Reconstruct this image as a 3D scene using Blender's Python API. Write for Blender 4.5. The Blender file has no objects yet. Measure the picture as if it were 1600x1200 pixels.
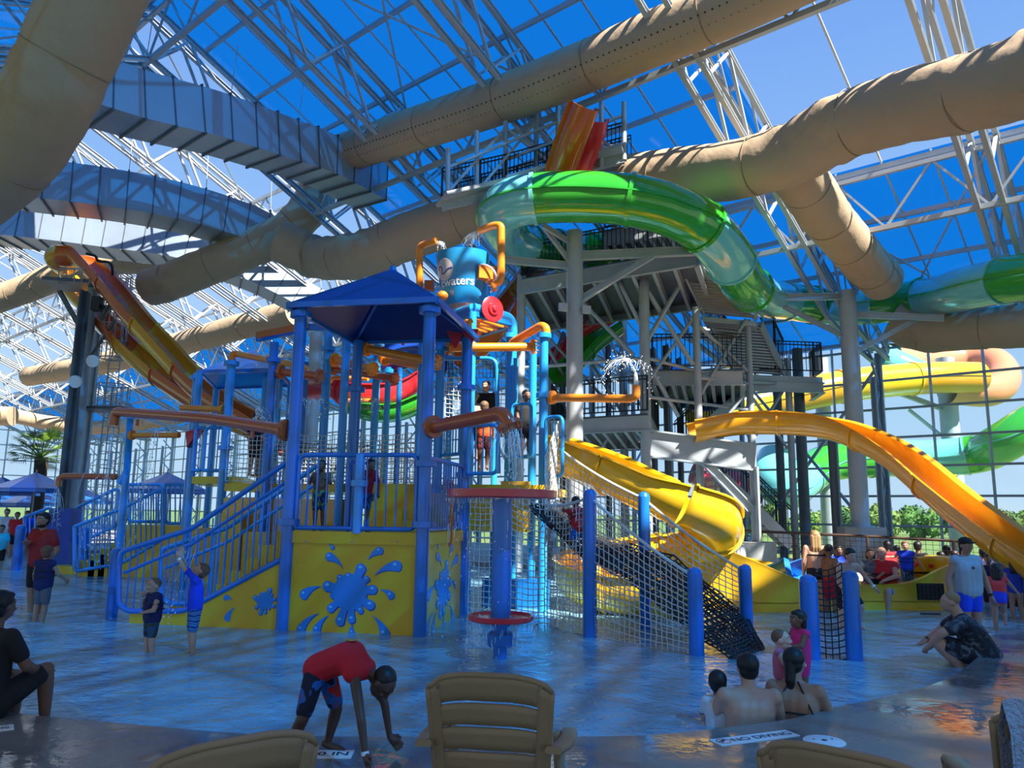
import bpy, bmesh, math, random
from mathutils import Vector, Matrix, Quaternion
R = math.radians
V = Vector
random.seed(7)
SC = bpy.context.scene
COL = SC.collection
# ------------------------------------------------------------------ camera
F = 1200.0                      # focal length in pixels of the 1600x1200 frame
CAMZ = 1.65
PITCH, ROLL = 9.46, 0.8
camd = bpy.data.cameras.new('camera'); camo = bpy.data.objects.new('camera', camd); COL.objects.link(camo)
camd.sensor_width = 36; camd.lens = 36*F/1600; camd.clip_start = 0.05; camd.clip_end = 2000
CM = Matrix.Rotation(R(90+PITCH), 3, 'X') @ Matrix.Rotation(R(ROLL), 3, 'Z')
camo.matrix_world = Matrix.Translation((0, 0, CAMZ)) @ CM.to_4x4()
SC.camera = camo
# ------------------------------------------------------------------ sky, sun, exposure
SC.view_settings.view_transform = 'Standard'
try: SC.view_settings.look = 'None'
except Exception: pass
SC.view_settings.gamma = 1.0
SC.view_settings.use_curve_mapping = False
SC.view_settings.exposure = -0.45
SUN_AZ, SUN_EL = 138.0, 49.0     # azimuth clockwise from +Y, elevation
sdir = V((math.sin(R(SUN_AZ))*math.cos(R(SUN_EL)), math.cos(R(SUN_AZ))*math.cos(R(SUN_EL)), math.sin(R(SUN_EL))))
sl = bpy.data.lights.new('sun', 'SUN'); so = bpy.data.objects.new('sun', sl); COL.objects.link(so)
sl.energy = 22.0; sl.angle = R(0.6); sl.color = (1.0, 0.95, 0.86)
so.rotation_euler = sdir.to_track_quat('Z', 'Y').to_euler(); so.location = sdir*60
wd = bpy.data.worlds.new('sky'); SC.world = wd; wd.use_nodes = True
nt = wd.node_tree; nt.nodes.clear()
_o = nt.nodes.new('ShaderNodeOutputWorld'); _b = nt.nodes.new('ShaderNodeBackground')
_tc = nt.nodes.new('ShaderNodeTexCoord'); _sx = nt.nodes.new('ShaderNodeSeparateXYZ'); _cr = nt.nodes.new('ShaderNodeValToRGB')
nt.links.new(_tc.outputs['Generated'], _sx.inputs[0]); nt.links.new(_sx.outputs['Z'], _cr.inputs[0])
_cr.color_ramp.elements[0].position = 0.0; _cr.color_ramp.elements[0].color = (0.66, 0.84, 1.0, 1)
_cr.color_ramp.elements[1].position = 0.9; _cr.color_ramp.elements[1].color = (0.10, 0.25, 0.72, 1)
for _p, _c in ((0.12, (0.52, 0.75, 1.0, 1)), (0.35, (0.30, 0.54, 0.97, 1)), (0.6, (0.17, 0.38, 0.9, 1))):
    _e = _cr.color_ramp.elements.new(_p); _e.color = _c
nt.links.new(_cr.outputs[0], _b.inputs[0]); _b.inputs[1].default_value = 1.35
nt.links.new(_b.outputs[0], _o.inputs[0])

# ------------------------------------------------------------------ point helpers
def ray(px, py): return CM @ V(((px-800)/F, (600-py)/F, -1.0))
def P(px, py, Y):                # the point seen at a pixel, Y metres ahead
    d = ray(px, py); return V((0, 0, CAMZ)) + d*(Y/d.y)
def G(px, py, z=0.0):            # the point seen at a pixel on the level z
    d = ray(px, py); return V((0, 0, CAMZ)) + d*((z-CAMZ)/d.z)
AX = V((-.755, .656, 0)); BX = V((.656, .755, 0))   # along the hall, across the hall
def W(a, b, z): return AX*a + BX*b + V((0, 0, z))
ZF, ZW = -0.25, -0.15            # pool floor, water level

# ------------------------------------------------------------------ materials
MATS = {}
def mat(name, col, rough=.5, metal=0, bump=0, bscale=20, var=0, vscale=4, spec=.5, trans=0, alpha=1, coat=0, aniso=None):
    if name in MATS: return MATS[name]
    m = bpy.data.materials.new(name); m.use_nodes = True; MATS[name] = m
    t = m.node_tree; b = t.nodes['Principled BSDF']
    b.inputs['Base Color'].default_value = (*col, 1); b.inputs['Roughness'].default_value = rough
    b.inputs['Metallic'].default_value = metal; b.inputs['Specular IOR Level'].default_value = spec
    b.inputs['Coat Weight'].default_value = coat; b.inputs['Coat Roughness'].default_value = .08
    b.inputs['Transmission Weight'].default_value = trans; b.inputs['Alpha'].default_value = alpha
    m.diffuse_color = (*col, 1)
    if var or bump:
        tc = t.nodes.new('ShaderNodeTexCoord'); mp = t.nodes.new('ShaderNodeMapping')
        t.links.new(tc.outputs['Object'], mp.inputs[0])
        if aniso: mp.inputs['Scale'].default_value = aniso
    if var:
        n = t.nodes.new('ShaderNodeTexNoise'); n.inputs['Scale'].default_value = vscale; n.inputs['Detail'].default_value = 5
        t.links.new(mp.outputs[0], n.inputs['Vector'])
        x = t.nodes.new('ShaderNodeMix'); x.data_type = 'RGBA'
        x.inputs[6].default_value = (*[c*(1-var) for c in col], 1); x.inputs[7].default_value = (*[min(1, c*(1+var)) for c in col], 1)
        t.links.new(n.outputs[0], x.inputs[0]); t.links.new(x.outputs[2], b.inputs['Base Color'])
    if bump:
        n = t.nodes.new('ShaderNodeTexNoise'); n.inputs['Scale'].default_value = bscale; n.inputs['Detail'].default_value = 4
        t.links.new(mp.outputs[0], n.inputs['Vector'])
        u = t.nodes.new('ShaderNodeBump'); u.inputs['Strength'].default_value = bump; u.inputs['Distance'].default_value = .05
        t.links.new(n.outputs[0], u.inputs['Height']); t.links.new(u.outputs[0], b.inputs['Normal'])
    return m
def glazing(name, col, solid, scol, gl=.06):
    """thin glazing: coloured see-through pane that also scatters a little and mirrors a little"""
    m = bpy.data.materials.new(name); m.use_nodes = True; t = m.node_tree; t.nodes.clear()
    o = t.nodes.new('ShaderNodeOutputMaterial'); tr = t.nodes.new('ShaderNodeBsdfTransparent'); tr.inputs[0].default_value = (*col, 1)
    tl = t.nodes.new('ShaderNodeBsdfTranslucent'); tl.inputs[0].default_value = (*scol, 1)
    g = t.nodes.new('ShaderNodeBsdfGlossy'); g.inputs['Roughness'].default_value = .05
    m1 = t.nodes.new('ShaderNodeMixShader'); m1.inputs[0].default_value = solid
    m2 = t.nodes.new('ShaderNodeMixShader'); m2.inputs[0].default_value = gl
    t.links.new(tr.outputs[0], m1.inputs[1]); t.links.new(tl.outputs[0], m1.inputs[2])
    t.links.new(m1.outputs[0], m2.inputs[1]); t.links.new(g.outputs[0], m2.inputs[2]); t.links.new(m2.outputs[0], o.inputs[0])
    m.diffuse_color = (*scol, 1); return m
BLUE = mat('blue paint', (.008, .17, .60), .28, coat=.4, var=.06, vscale=2)
LBLUE = mat('sunlit blue paint', (.02, .32, .80), .28, coat=.4, var=.06, vscale=2)  # lighter copy of the blue paint, sunlit tone put into the colour
NAVY = mat('navy sheet', (.008, .045, .26), .4, var=.1)
ORANGE = mat('orange paint', (.95, .27, .015), .3, coat=.4, var=.05)
RUST = mat('burnt orange paint', (.55, .10, .02), .3, coat=.5, var=.06)
RED = mat('red paint', (.72, .02, .03), .3, coat=.4)
BASERED = mat('worn red disc', (.45, .05, .03), .6, var=.3, vscale=8)
YEL = mat('yellow sheet', (.80, .46, .010), .38, coat=.2, var=.06, vscale=2)
SLY = mat('yellow fibreglass', (.95, .56, .010), .2, coat=.7, var=.05, vscale=1.5)
AMBER = mat('amber fibreglass', (.78, .34, .01), .25, coat=.6, var=.07, vscale=1.5)
ORS = mat('orange fibreglass', (.66, .13, .012), .22, coat=.7, var=.08, vscale=1.5)
GREEN = mat('green fibreglass', (.035, .36, .025), .15, coat=.9, var=.08, vscale=1.2)
AQUA = mat('aqua fibreglass', (.16, .56, .55), .18, coat=.9, var=.06, vscale=1.2)
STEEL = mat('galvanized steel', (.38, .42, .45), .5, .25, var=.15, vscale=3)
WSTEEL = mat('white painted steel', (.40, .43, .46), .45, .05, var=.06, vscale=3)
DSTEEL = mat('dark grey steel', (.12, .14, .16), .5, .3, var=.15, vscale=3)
BLACKM = mat('black metal', (.015, .016, .018), .5)
GALV = mat('galvanized duct sheet', (.36, .44, .52), .42, .45, var=.12, vscale=1.3, bump=.12, bscale=3)
DUCT = mat('beige duct fabric', (.46, .335, .215), .85, var=.06, vscale=1.5, bump=1.0, bscale=1.6, aniso=(1, 1, 1))
DUCTS = mat('duct seam thread', (.30, .20, .11), .9)
ROPEW = mat('white rope', (.74, .72, .66), .9)
ROPEB = mat('black rope', (.02, .02, .022), .8)
CONC = mat('concrete', (.36, .36, .35), .8, var=.18, vscale=3, bump=.2, bscale=30)
WHITE = mat('white plastic', (.8, .8, .8), .4)
DBLK = mat('black print', (.01, .01, .012), .5)
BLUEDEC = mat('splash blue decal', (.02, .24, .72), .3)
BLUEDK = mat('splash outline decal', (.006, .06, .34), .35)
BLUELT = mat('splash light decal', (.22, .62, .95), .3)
BEIGE = mat('beige resin', (.34, .235, .135), .5, bump=.06, bscale=200, var=.04)
BLUEGLZ = glazing('blue polycarbonate', (.004, .26, .80), .84, (.0015, .056, .20), .02)
FILLGLZ = glazing('added fill glazing', (.10, .10, .10), .92, (.07, .07, .065), .03)  # invented for the unseen near slope, set to control neutral fill light
CLRGLZ = glazing('clear glazing', (.86, .95, 1), .03, (.7, .9, 1), .05)

# ------------------------------------------------------------------ object helpers
def tag(o, label=None, cat=None, group=None, kind=None):
    if label: o['label'] = label
    if cat: o['category'] = cat
    if group: o['group'] = group
    if kind: o['kind'] = kind
    return o
def thing(name, label, cat, loc=(0, 0, 0), group=None):
    o = bpy.data.objects.new(name, None); COL.objects.link(o); o.location = loc; o.empty_display_size = .2
    return tag(o, label, cat, group)
def offs(p):
    v = V((0, 0, 0))
    while p is not None: v += p.location; p = p.parent
    return v
def copy_tree(o, parent=None, loc=None, rz=None, label=None):
    c = o.copy(); COL.objects.link(c); c.parent = parent
    if loc is not None: c.location = loc
    if rz is not None: c.rotation_euler = (0, 0, rz)
    if label: c['label'] = label
    for ch in list(o.children): copy_tree(ch, c)
    return c
class MB:
    def __init__(s): s.v = []; s.f = []; s.sm = []
    def add(s, vs, fs, smooth=False):
        n = len(s.v); s.v += [V(v) for v in vs]; s.f += [[n+i for i in f] for f in fs]; s.sm += [smooth]*len(fs); return s
    def box(s, c, d, rz=0, rot=None):
        m = rot if rot is not None else Matrix.Rotation(rz, 3, 'Z'); c = V(c)
        vs = [c + m @ V((x*d[0]/2, y*d[1]/2, z*d[2]/2)) for x in (-1, 1) for y in (-1, 1) for z in (-1, 1)]
        return s.add(vs, [(0, 1, 3, 2), (4, 6, 7, 5), (0, 4, 5, 1), (2, 3, 7, 6), (0, 2, 6, 4), (1, 5, 7, 3)])
    def beam(s, a, b, w, h=None, up=V((0, 0, 1))):
        a = V(a); b = V(b); h = h or w; d = b-a
        if d.length < 1e-6: return s
        y = d.normalized(); x = y.cross(up)
        if x.length < 1e-3: x = y.cross(V((1, 0, 0)))
        x.normalize(); z = x.cross(y)
        return s.box((a+b)/2, (w, d.length, h), rot=Matrix((x, y, z)).transposed())
    def ibeam(s, a, b, w, h, t=None):
        t = t or w*.16; a = V(a); b = V(b)
        y = (b-a).normalized(); x = y.cross(V((0, 0, 1)));
        if x.length < 1e-3: x = V((1, 0, 0))
        x.normalize(); z = x.cross(y)
        s.beam(a+z*(h/2-t/2), b+z*(h/2-t/2), w, t); s.beam(a-z*(h/2-t/2), b-z*(h/2-t/2), w, t); s.beam(a, b, t, h-2*t)
        return s
    def ring(s, c, x, y, r, n):
        return [c + x*(math.cos(2*math.pi*i/n)*r) + y*(math.sin(2*math.pi*i/n)*r) for i in range(n)]
    def tube(s, a, b, r, r2=None, n=12, caps=True):
        return s.path([a, b], [r, r if r2 is None else r2], n, caps)
    def path(s, pts, r, n=10, caps=True, up=None):
        pts = [V(p) for p in pts]; k = len(pts); rs = r if isinstance(r, (list, tuple)) else [r]*k
        vs = []; x = None
        for i, p in enumerate(pts):
            t = (pts[min(i+1, k-1)] - pts[max(i-1, 0)])
            t = t.normalized() if t.length > 1e-9 else V((0, 0, 1))
            if x is None:
                x = t.cross(V((0, 0, 1)))
                if x.length < 1e-2: x = t.cross(V((0, 1, 0)))
            x = (x - t*x.dot(t)).normalized(); y = t.cross(x)
            vs += s.ring(p, x, y, rs[i], n)
        fs = [(i*n+j, i*n+(j+1) % n, (i+1)*n+(j+1) % n, (i+1)*n+j) for i in range(k-1) for j in range(n)]
        s.add(vs, fs, n > 5)
        if caps:
            m = len(s.v)-len(vs)
            s.f += [[m+j for j in reversed(range(n))], [m+(k-1)*n+j for j in range(n)]]; s.sm += [False, False]
        return s
    def sweep(s, pts, prof, smooth=True, closed=True, caps=True, upv=V((0, 0, 1)), scales=None):
        """prof: list of (x,y) in the frame side/up across the path"""
        pts = [V(p) for p in pts]; k = len(pts); n = len(prof); vs = []
        for i, p in enumerate(pts):
            t = (pts[min(i+1, k-1)] - pts[max(i-1, 0)]).normalized()
            x = t.cross(upv); x = x.normalized() if x.length > 1e-3 else V((1, 0, 0)); y = x.cross(t)
            q = scales[i] if scales else 1
            vs += [p + x*(a*q) + y*(b*q) for a, b in prof]
        nn = n if closed else n-1
        fs = [(i*n+j, i*n+(j+1) % n, (i+1)*n+(j+1) % n, (i+1)*n+j) for i in range(k-1) for j in range(nn)]
        s.add(vs, fs, smooth)
        if caps and closed:
            m = len(s.v)-len(vs); s.f += [[m+j for j in reversed(range(n))], [m+(k-1)*n+j for j in range(n)]]; s.sm += [False]*2
        return s
    def lathe(s, c, prof, n=24, ax=V((0, 0, 1)), caps=True):
        c = V(c); ax = V(ax).normalized(); x = ax.orthogonal().normalized(); y = ax.cross(x); vs = []
        for r, h in prof: vs += s.ring(c+ax*h, x, y, max(r, 1e-4), n)
        k = len(prof)
        fs = [(i*n+j, i*n+(j+1) % n, (i+1)*n+(j+1) % n, (i+1)*n+j) for i in range(k-1) for j in range(n)]
        s.add(vs, fs, True)
        if caps:
            m = len(s.v)-len(vs); s.f += [[m+j for j in reversed(range(n))], [m+(k-1)*n+j for j in range(n)]]; s.sm += [False]*2
        return s
    def ell(s, c, r, rot=None, n=12, k=8):
        c = V(c); rot = rot or Matrix.Identity(3); vs = [c+rot@V((0, 0, -r[2]))]
        for i in range(1, k):
            a = -math.pi/2+math.pi*i/k
            for j in range(n):
                b = 2*math.pi*j/n; vs.append(c+rot@V((math.cos(a)*math.cos(b)*r[0], math.cos(a)*math.sin(b)*r[1], math.sin(a)*r[2])))
        vs.append(c+rot@V((0, 0, r[2])))
        fs = [(0, 1+(j+1) % n, 1+j) for j in range(n)]
        for i in range(k-2):
            for j in range(n): fs.append((1+i*n+j, 1+i*n+(j+1) % n, 1+(i+1)*n+(j+1) % n, 1+(i+1)*n+j))
        T = len(vs)-1; b0 = 1+(k-2)*n
        fs += [(b0+j, b0+(j+1) % n, T) for j in range(n)]
        return s.add(vs, fs, True)
    def cap(s, a, ra, b, rb, n=10):
        """tapered capsule"""
        a = V(a); b = V(b); d = b-a; L = d.length; t = d.normalized() if L > 1e-6 else V((0, 0, 1))
        x = t.orthogonal().normalized(); y = t.cross(x); vs = []; prof = []
        for i in range(1, 4): q = R(-90+30*i); prof.append((math.cos(q)*ra, math.sin(q)*ra))
        for i in range(0, 3): q = R(30*i); prof.append((math.cos(q)*rb, L+math.sin(q)*rb))
        vs = [a-t*ra]
        for r, h in prof: vs += s.ring(a+t*h, x, y, r, n)
        vs.append(b+t*rb); k = len(prof)
        fs = [(0, 1+(j+1) % n, 1+j) for j in range(n)]
        fs += [(1+i*n+j, 1+i*n+(j+1) % n, 1+(i+1)*n+(j+1) % n, 1+(i+1)*n+j) for i in range(k-1) for j in range(n)]
        T = len(vs)-1; b0 = 1+(k-1)*n; fs += [(b0+j, b0+(j+1) % n, T) for j in range(n)]
        return s.add(vs, fs, True)
    def poly(s, pts, th, nrm):
        """flat outline given thickness th along nrm"""
        nrm = V(nrm).normalized()*th; n = len(pts); vs = [V(p) for p in pts]+[V(p)+nrm for p in pts]
        fs = [list(range(n))[::-1], [n+i for i in range(n)]]+[(i, (i+1) % n, n+(i+1) % n, n+i) for i in range(n)]
        return s.add(vs, fs)
    def build(s, name, m, parent=None, kind=None, label=None):
        me = bpy.data.meshes.new(name); o = bpy.data.objects.new(name, me); COL.objects.link(o)
        w = offs(parent)
        me.from_pydata([tuple(v-w) for v in s.v], [], s.f); me.polygons.foreach_set('use_smooth', s.sm)
        me.materials.append(m); me.update(); me.set_sharp_from_angle(angle=R(38)); o.parent = parent
        if kind: o['kind'] = kind
        if label: o['label'] = label
        return o
def curve(pts, n=8):
    """Catmull-Rom through points"""
    pts = [V(p) for p in pts]; q = [pts[0]*2-pts[1]]+pts+[pts[-1]*2-pts[-2]]; out = []
    for i in range(1, len(q)-2):
        for j in range(n):
            t = j/n; a, b, c, d = q[i-1:i+3]
            out.append(.5*((2*b)+(c-a)*t+(2*a-5*b+4*c-d)*t*t+(3*b-a-3*c+d)*t**3))
    out.append(pts[-1]); return out
def fillet(pts, r, n=5):
    pts = [V(p) for p in pts]; out = [pts[0]]
    for i in range(1, len(pts)-1):
        a, b, c = pts[i-1:i+2]; d1 = (a-b); d2 = (c-b); q = min(r, d1.length*.45, d2.length*.45)
        p0 = b+d1.normalized()*q; p1 = b+d2.normalized()*q
        for j in range(n+1):
            t = j/n; out.append(p0*(1-t)**2+b*(2*t*(1-t))+p1*t*t)
    out.append(pts[-1]); return out
def lerp(a, b, t): return a+(b-a)*t
# ================================================================== SETTING: ground, pool, roof, walls
def water_mat():
    m = bpy.data.materials.new('pool water'); m.use_nodes = True; t = m.node_tree; t.nodes.clear()
    o = t.nodes.new('ShaderNodeOutputMaterial'); tr = t.nodes.new('ShaderNodeBsdfTransparent'); tr.inputs[0].default_value = (.66, .92, 1, 1)
    g = t.nodes.new('ShaderNodeBsdfGlossy'); g.inputs['Roughness'].default_value = .04
    fr = t.nodes.new('ShaderNodeFresnel'); fr.inputs[0].default_value = 1.33
    tc = t.nodes.new('ShaderNodeTexCoord'); n1 = t.nodes.new('ShaderNodeTexNoise'); n1.inputs['Scale'].default_value = 3.2; n1.inputs['Detail'].default_value = 5
    n1.inputs['Distortion'].default_value = .6
    n2 = t.nodes.new('ShaderNodeTexNoise'); n2.inputs['Scale'].default_value = 14; n2.inputs['Detail'].default_value = 3
    ad = t.nodes.new('ShaderNodeMath'); ad.operation = 'MULTIPLY_ADD'; ad.inputs[1].default_value = .3
    bp = t.nodes.new('ShaderNodeBump'); bp.inputs['Strength'].default_value = .75; bp.inputs['Distance'].default_value = .06
    t.links.new(tc.outputs['Object'], n1.inputs['Vector']); t.links.new(tc.outputs['Object'], n2.inputs['Vector'])
    t.links.new(n2.outputs[0], ad.inputs[0]); t.links.new(n1.outputs[0], ad.inputs[2]); t.links.new(ad.outputs[0], bp.inputs['Height'])
    t.links.new(bp.outputs[0], g.inputs['Normal']); t.links.new(bp.outputs[0], fr.inputs['Normal'])
    # milky aerated water: part of the surface scatters
    df = t.nodes.new('ShaderNodeBsdfDiffuse'); df.inputs[0].default_value = (.42, .80, 1, 1)
    n3 = t.nodes.new('ShaderNodeTexNoise'); n3.inputs['Scale'].default_value = .9; n3.inputs['Detail'].default_value = 7
    mr = t.nodes.new('ShaderNodeMapRange'); mr.inputs[1].default_value = .35; mr.inputs[2].default_value = .8; mr.inputs[3].default_value = .42; mr.inputs[4].default_value = .88
    t.links.new(tc.outputs['Object'], n3.inputs['Vector']); t.links.new(n3.outputs[0], mr.inputs[0])
    ma = t.nodes.new('ShaderNodeMixShader'); t.links.new(mr.outputs[0], ma.inputs[0]); t.links.new(tr.outputs[0], ma.inputs[1]); t.links.new(df.outputs[0], ma.inputs[2])
    mx = t.nodes.new('ShaderNodeMixShader'); t.links.new(fr.outputs[0], mx.inputs[0]); t.links.new(ma.outputs[0], mx.inputs[1]); t.links.new(g.outputs[0], mx.inputs[2])
    t.links.new(mx.outputs[0], o.inputs[0]); return m
WATER = water_mat()
def wet_mat():
    m = mat('wet concrete deck', (.21, .20, .185), .3, var=.45, vscale=1.6, bump=.12, bscale=5)
    t = m.node_tree; b = t.nodes['Principled BSDF']
    tc = t.nodes.new('ShaderNodeTexCoord'); n = t.nodes.new('ShaderNodeTexNoise'); n.inputs['Scale'].default_value = .8; n.inputs['Detail'].default_value = 6
    r = t.nodes.new('ShaderNodeMapRange'); r.inputs[1].default_value = .42; r.inputs[2].default_value = .6; r.inputs[3].default_value = .04; r.inputs[4].default_value = .42
    t.links.new(tc.outputs['Object'], n.inputs['Vector']); t.links.new(n.outputs[0], r.inputs[0]); t.links.new(r.outputs[0], b.inputs['Roughness'])
    b.inputs['Specular IOR Level'].default_value = .7
    return m
WET = wet_mat()
POOLP = mat('blue pool floor paint', (.16, .54, .88), .5, var=.22, vscale=.8)
edge_px = [(-500, 1075), (-200, 1095), (-60, 1105), (60, 1118), (200, 1131), (380, 1146), (550, 1151), (800, 1151), (1000, 1149), (1110, 1139), (1230, 1124), (1310, 1104), (1420, 1080), (1490, 1055), (1540, 1015), (1556, 990), (1640, 982), (1900, 975)]
edge = curve([G(x, y, 0) for x, y in edge_px], 5)
def flat(name, pts, z, m, th=.15, kind='structure'):
    b = MB(); b.poly([V((p.x, p.y, z-th)) for p in pts], th, (0, 0, 1)); return b.build(name, m, kind=kind)
near = [V((p.x, p.y, 0)) for p in edge] + [V((40, edge[-1].y, 0)), V((40, -12, 0)), V((-30, -12, 0)), V((-30, edge[0].y, 0))]
flat('floor', near, 0, WET, .5)
big = [V((p.x, p.y, 0)) for p in edge]+[W(-6, 19, 0), W(6, 20, 0), W(30, 18, 0), W(34, 2, 0), V((-30, edge[0].y, 0))]
flat('floor_pool_bottom', big, ZF, POOLP, .2)
wt = flat('pool_water', big, ZW, WATER, .004, 'stuff')
tag(wt, 'shallow rippled blue water filling the splash pool', 'water')
# far deck around the pool
FDECK = mat('dry concrete deck', (.34, .31, .27), .6, var=.15, vscale=1)
fd = [W(-6, 19, 0), W(6, 20, 0), W(30, 18, 0), W(34, 2, 0), W(34, -14, 0), W(84, -14, 0), W(84, 31, 0), W(-40, 31, 0), V((40, edge[-1].y, 0)), V((edge[-1].x, edge[-1].y, 0))]
flat('floor_far_deck', fd, -.002, FDECK, .4)
# ---------- outside: lawn, trees, hills
GRASS = mat('lawn grass', (.11, .17, .035), .9, var=.3, vscale=.25, bump=.3, bscale=3)
b = MB(); b.poly([W(-150, 31.2, -.25), W(-150, 900, -.25), W(700, 900, -.25), W(700, 31.2, -.25)], .1, (0, 0, 1)); b.build('floor_lawn', GRASS, kind='structure')
b = MB(); b.poly([W(84.2, -60, -.25), W(400, -60, -.25), W(400, 31.1, -.25), W(84.2, 31.1, -.25)], .1, (0, 0, 1)); b.build('floor_lawn_end', GRASS, kind='structure')
HILL = mat('distant hills', (.12, .18, .20), 1, var=.2, vscale=.02)
b = MB(); top = []; N = 60
for i in range(N+1):
    a = R(-60+130*i/N); r = 620; top.append((V((math.sin(a)*r, math.cos(a)*r, 0)), 2.5+4*math.sin(i*.35)+2.5*math.sin(i*.9+1)))
vs = [p+V((0, 0, -3)) for p, h in top]+[p*1.06+V((0, 0, max(1.5, h))) for p, h in top]+[p*1.3+V((0, 0, -3)) for p, h in top]
b.add(vs, [(i, i+1, N+2+i, N+1+i) for i in range(N)]+[(N+1+i, N+2+i, 2*N+3+i, 2*N+2+i) for i in range(N)], True); b.build('floor_hills', HILL, kind='structure')
LEAF = [mat('leaf dark', (.035, .10, .018), .8, var=.3, vscale=2), mat('leaf mid', (.07, .17, .02), .8, var=.3, vscale=2), mat('leaf olive', (.13, .20, .03), .8, var=.3, vscale=2)]
BARK = mat('bark', (.09, .06, .04), .9)
rt = random.Random(4)
def leaf_blob(b, c, r, n, s, rr):
    for i in range(n):
        d = V((rr.gauss(0, 1), rr.gauss(0, 1), rr.gauss(0, 1))).normalized(); p = c+V((d.x*r[0], d.y*r[1], d.z*r[2]))*rr.uniform(.75, 1.05)
        q = Quaternion((rr.gauss(0, 1), rr.gauss(0, 1), rr.gauss(0, 1), rr.gauss(0, 1))).normalized(); a = q@V((s, 0, 0)); e = q@V((0, s*.6, 0))
        b.add([p-a, p-e, p+a, p+e], [(0, 1, 2, 3)])
tones = ['dark green', 'mid green', 'olive green']
ordw = ['first', 'second', 'third', 'fourth', 'fifth', 'sixth', 'seventh', 'eighth', 'ninth', 'tenth', 'eleventh', 'twelfth', 'thirteenth', 'fourteenth']
for row, (Y, x0, dx) in enumerate(((62, 1190, 64), (71, 1150, 56), (80, 1120, 50))):
    k_ = 0
    while x0 < 1680:
        px = x0+rt.uniform(-3, 3); x0 += dx
        base = P(px, 830, Y+rt.uniform(-1, 1)); base.z = -.25; k = rt.randrange(3); h = rt.uniform(2.3, 3.0)+row*.25
        t = thing('field_tree', '%s bushy tree on the lawn, %s from left in the %s row' % (tones[k], ordw[k_], ('front', 'middle', 'back')[row]), 'tree', base, 'tree line beyond the lawn')
        k_ += 1
        b = MB(); b.tube(base, base+V((0, 0, h*.5)), .09, .05, 6); b.build('trunk', BARK, t)
        b = MB()
        for j in range(6):
            c = base+V((rt.uniform(-.75, .75), rt.uniform(-.5, .5), h*rt.uniform(.3, .74))); r = (rt.uniform(.6, .85), .7, h*.26)
            b.ell(c, [q*.85 for q in r], n=8, k=5); leaf_blob(b, c, r, 110, .16, rt)
        b.build('crown', LEAF[k], t)
# ---------- roof
RIDGE_B, RIDGE_Z, EAVE_B, EAVE_Z, NEAR_B = 9.0, 17.2, 30.0, 8.0, -14.0
def roofz(b):
    return EAVE_Z + (EAVE_B-b)*(RIDGE_Z-EAVE_Z)/(EAVE_B-RIDGE_B) if b >= RIDGE_B else RIDGE_Z-(RIDGE_B-b)*.42
A0, A1, BAY = -27, 83, 5
def is_open(a, b):      # bays whose upper panels are slid away
    if b < RIDGE_B or b > 22: return False
    return (-7 <= a < 8) or (a >= 23)
bands = [-14, -6, 1.5, 9, 15.5, 22, 26, 30]
bl = MB()
for i in range((A1-A0)//BAY):
    a = A0+i*BAY
    for j in range(len(bands)-1):
        b0, b1 = bands[j], bands[j+1]
        if is_open(a, (b0+b1)/2) or b0 < 1: continue
        e = .02
        vs = [W(a, b0, roofz(b0)), W(a+BAY, b0, roofz(b0)), W(a+BAY, b1, roofz(b1)), W(a, b1, roofz(b1))]
        bl.add(vs+[v+V((0, 0, .02)) for v in vs], [(0, 1, 2, 3)])
bl.build('ceiling', BLUEGLZ, kind='structure')
bl = MB(); vs = [W(A0, -14, roofz(-14)), W(A1, -14, roofz(-14)), W(A1, 1.5, roofz(1.5)), W(A0, 1.5, roofz(1.5))]
bl.add(vs, [(0, 1, 2, 3)]); bl.build('ceiling_lower', FILLGLZ, kind='structure')
# purlins and glazing bars, one object per bay
tn = 0
for i in range((A1-A0)//BAY):
    a = A0+i*BAY; p = MB(); tn += 1
    nb = [-14+1.9*k for k in range(24)]
    for bb in nb:
        if bb > 30: continue
        op = is_open(a, bb)
        if op and int(round((bb+14)/1.9)) % 2: continue
        p.beam(W(a, bb, roofz(bb)-.08), W(a+BAY, bb, roofz(bb)-.08), .09 if not op else .07, .14 if not op else .08)
    for q in (1.25, 2.5, 3.75):
        for j in range(len(bands)-1):
            b0, b1 = bands[j], bands[j+1]
            if is_open(a, (b0+b1)/2) and q != 2.5: continue
            p.beam(W(a+q, b0, roofz(b0)-.03), W(a+q, b1, roofz(b1)-.03), .05, .06)
    p.build('trim_%d' % tn, WSTEEL, kind='structure')
ordn = ['nearest', 'second', 'third', 'fourth', 'fifth', 'sixth', 'seventh', 'eighth', 'ninth', 'tenth', 'eleventh', 'twelfth', 'thirteenth', 'fourteenth', 'fifteenth', 'sixteenth', 'seventeenth', 'eighteenth', 'nineteenth', 'twentieth', 'twenty first', 'twenty second', 'farthest']
DEPTH = 1.7
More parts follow.
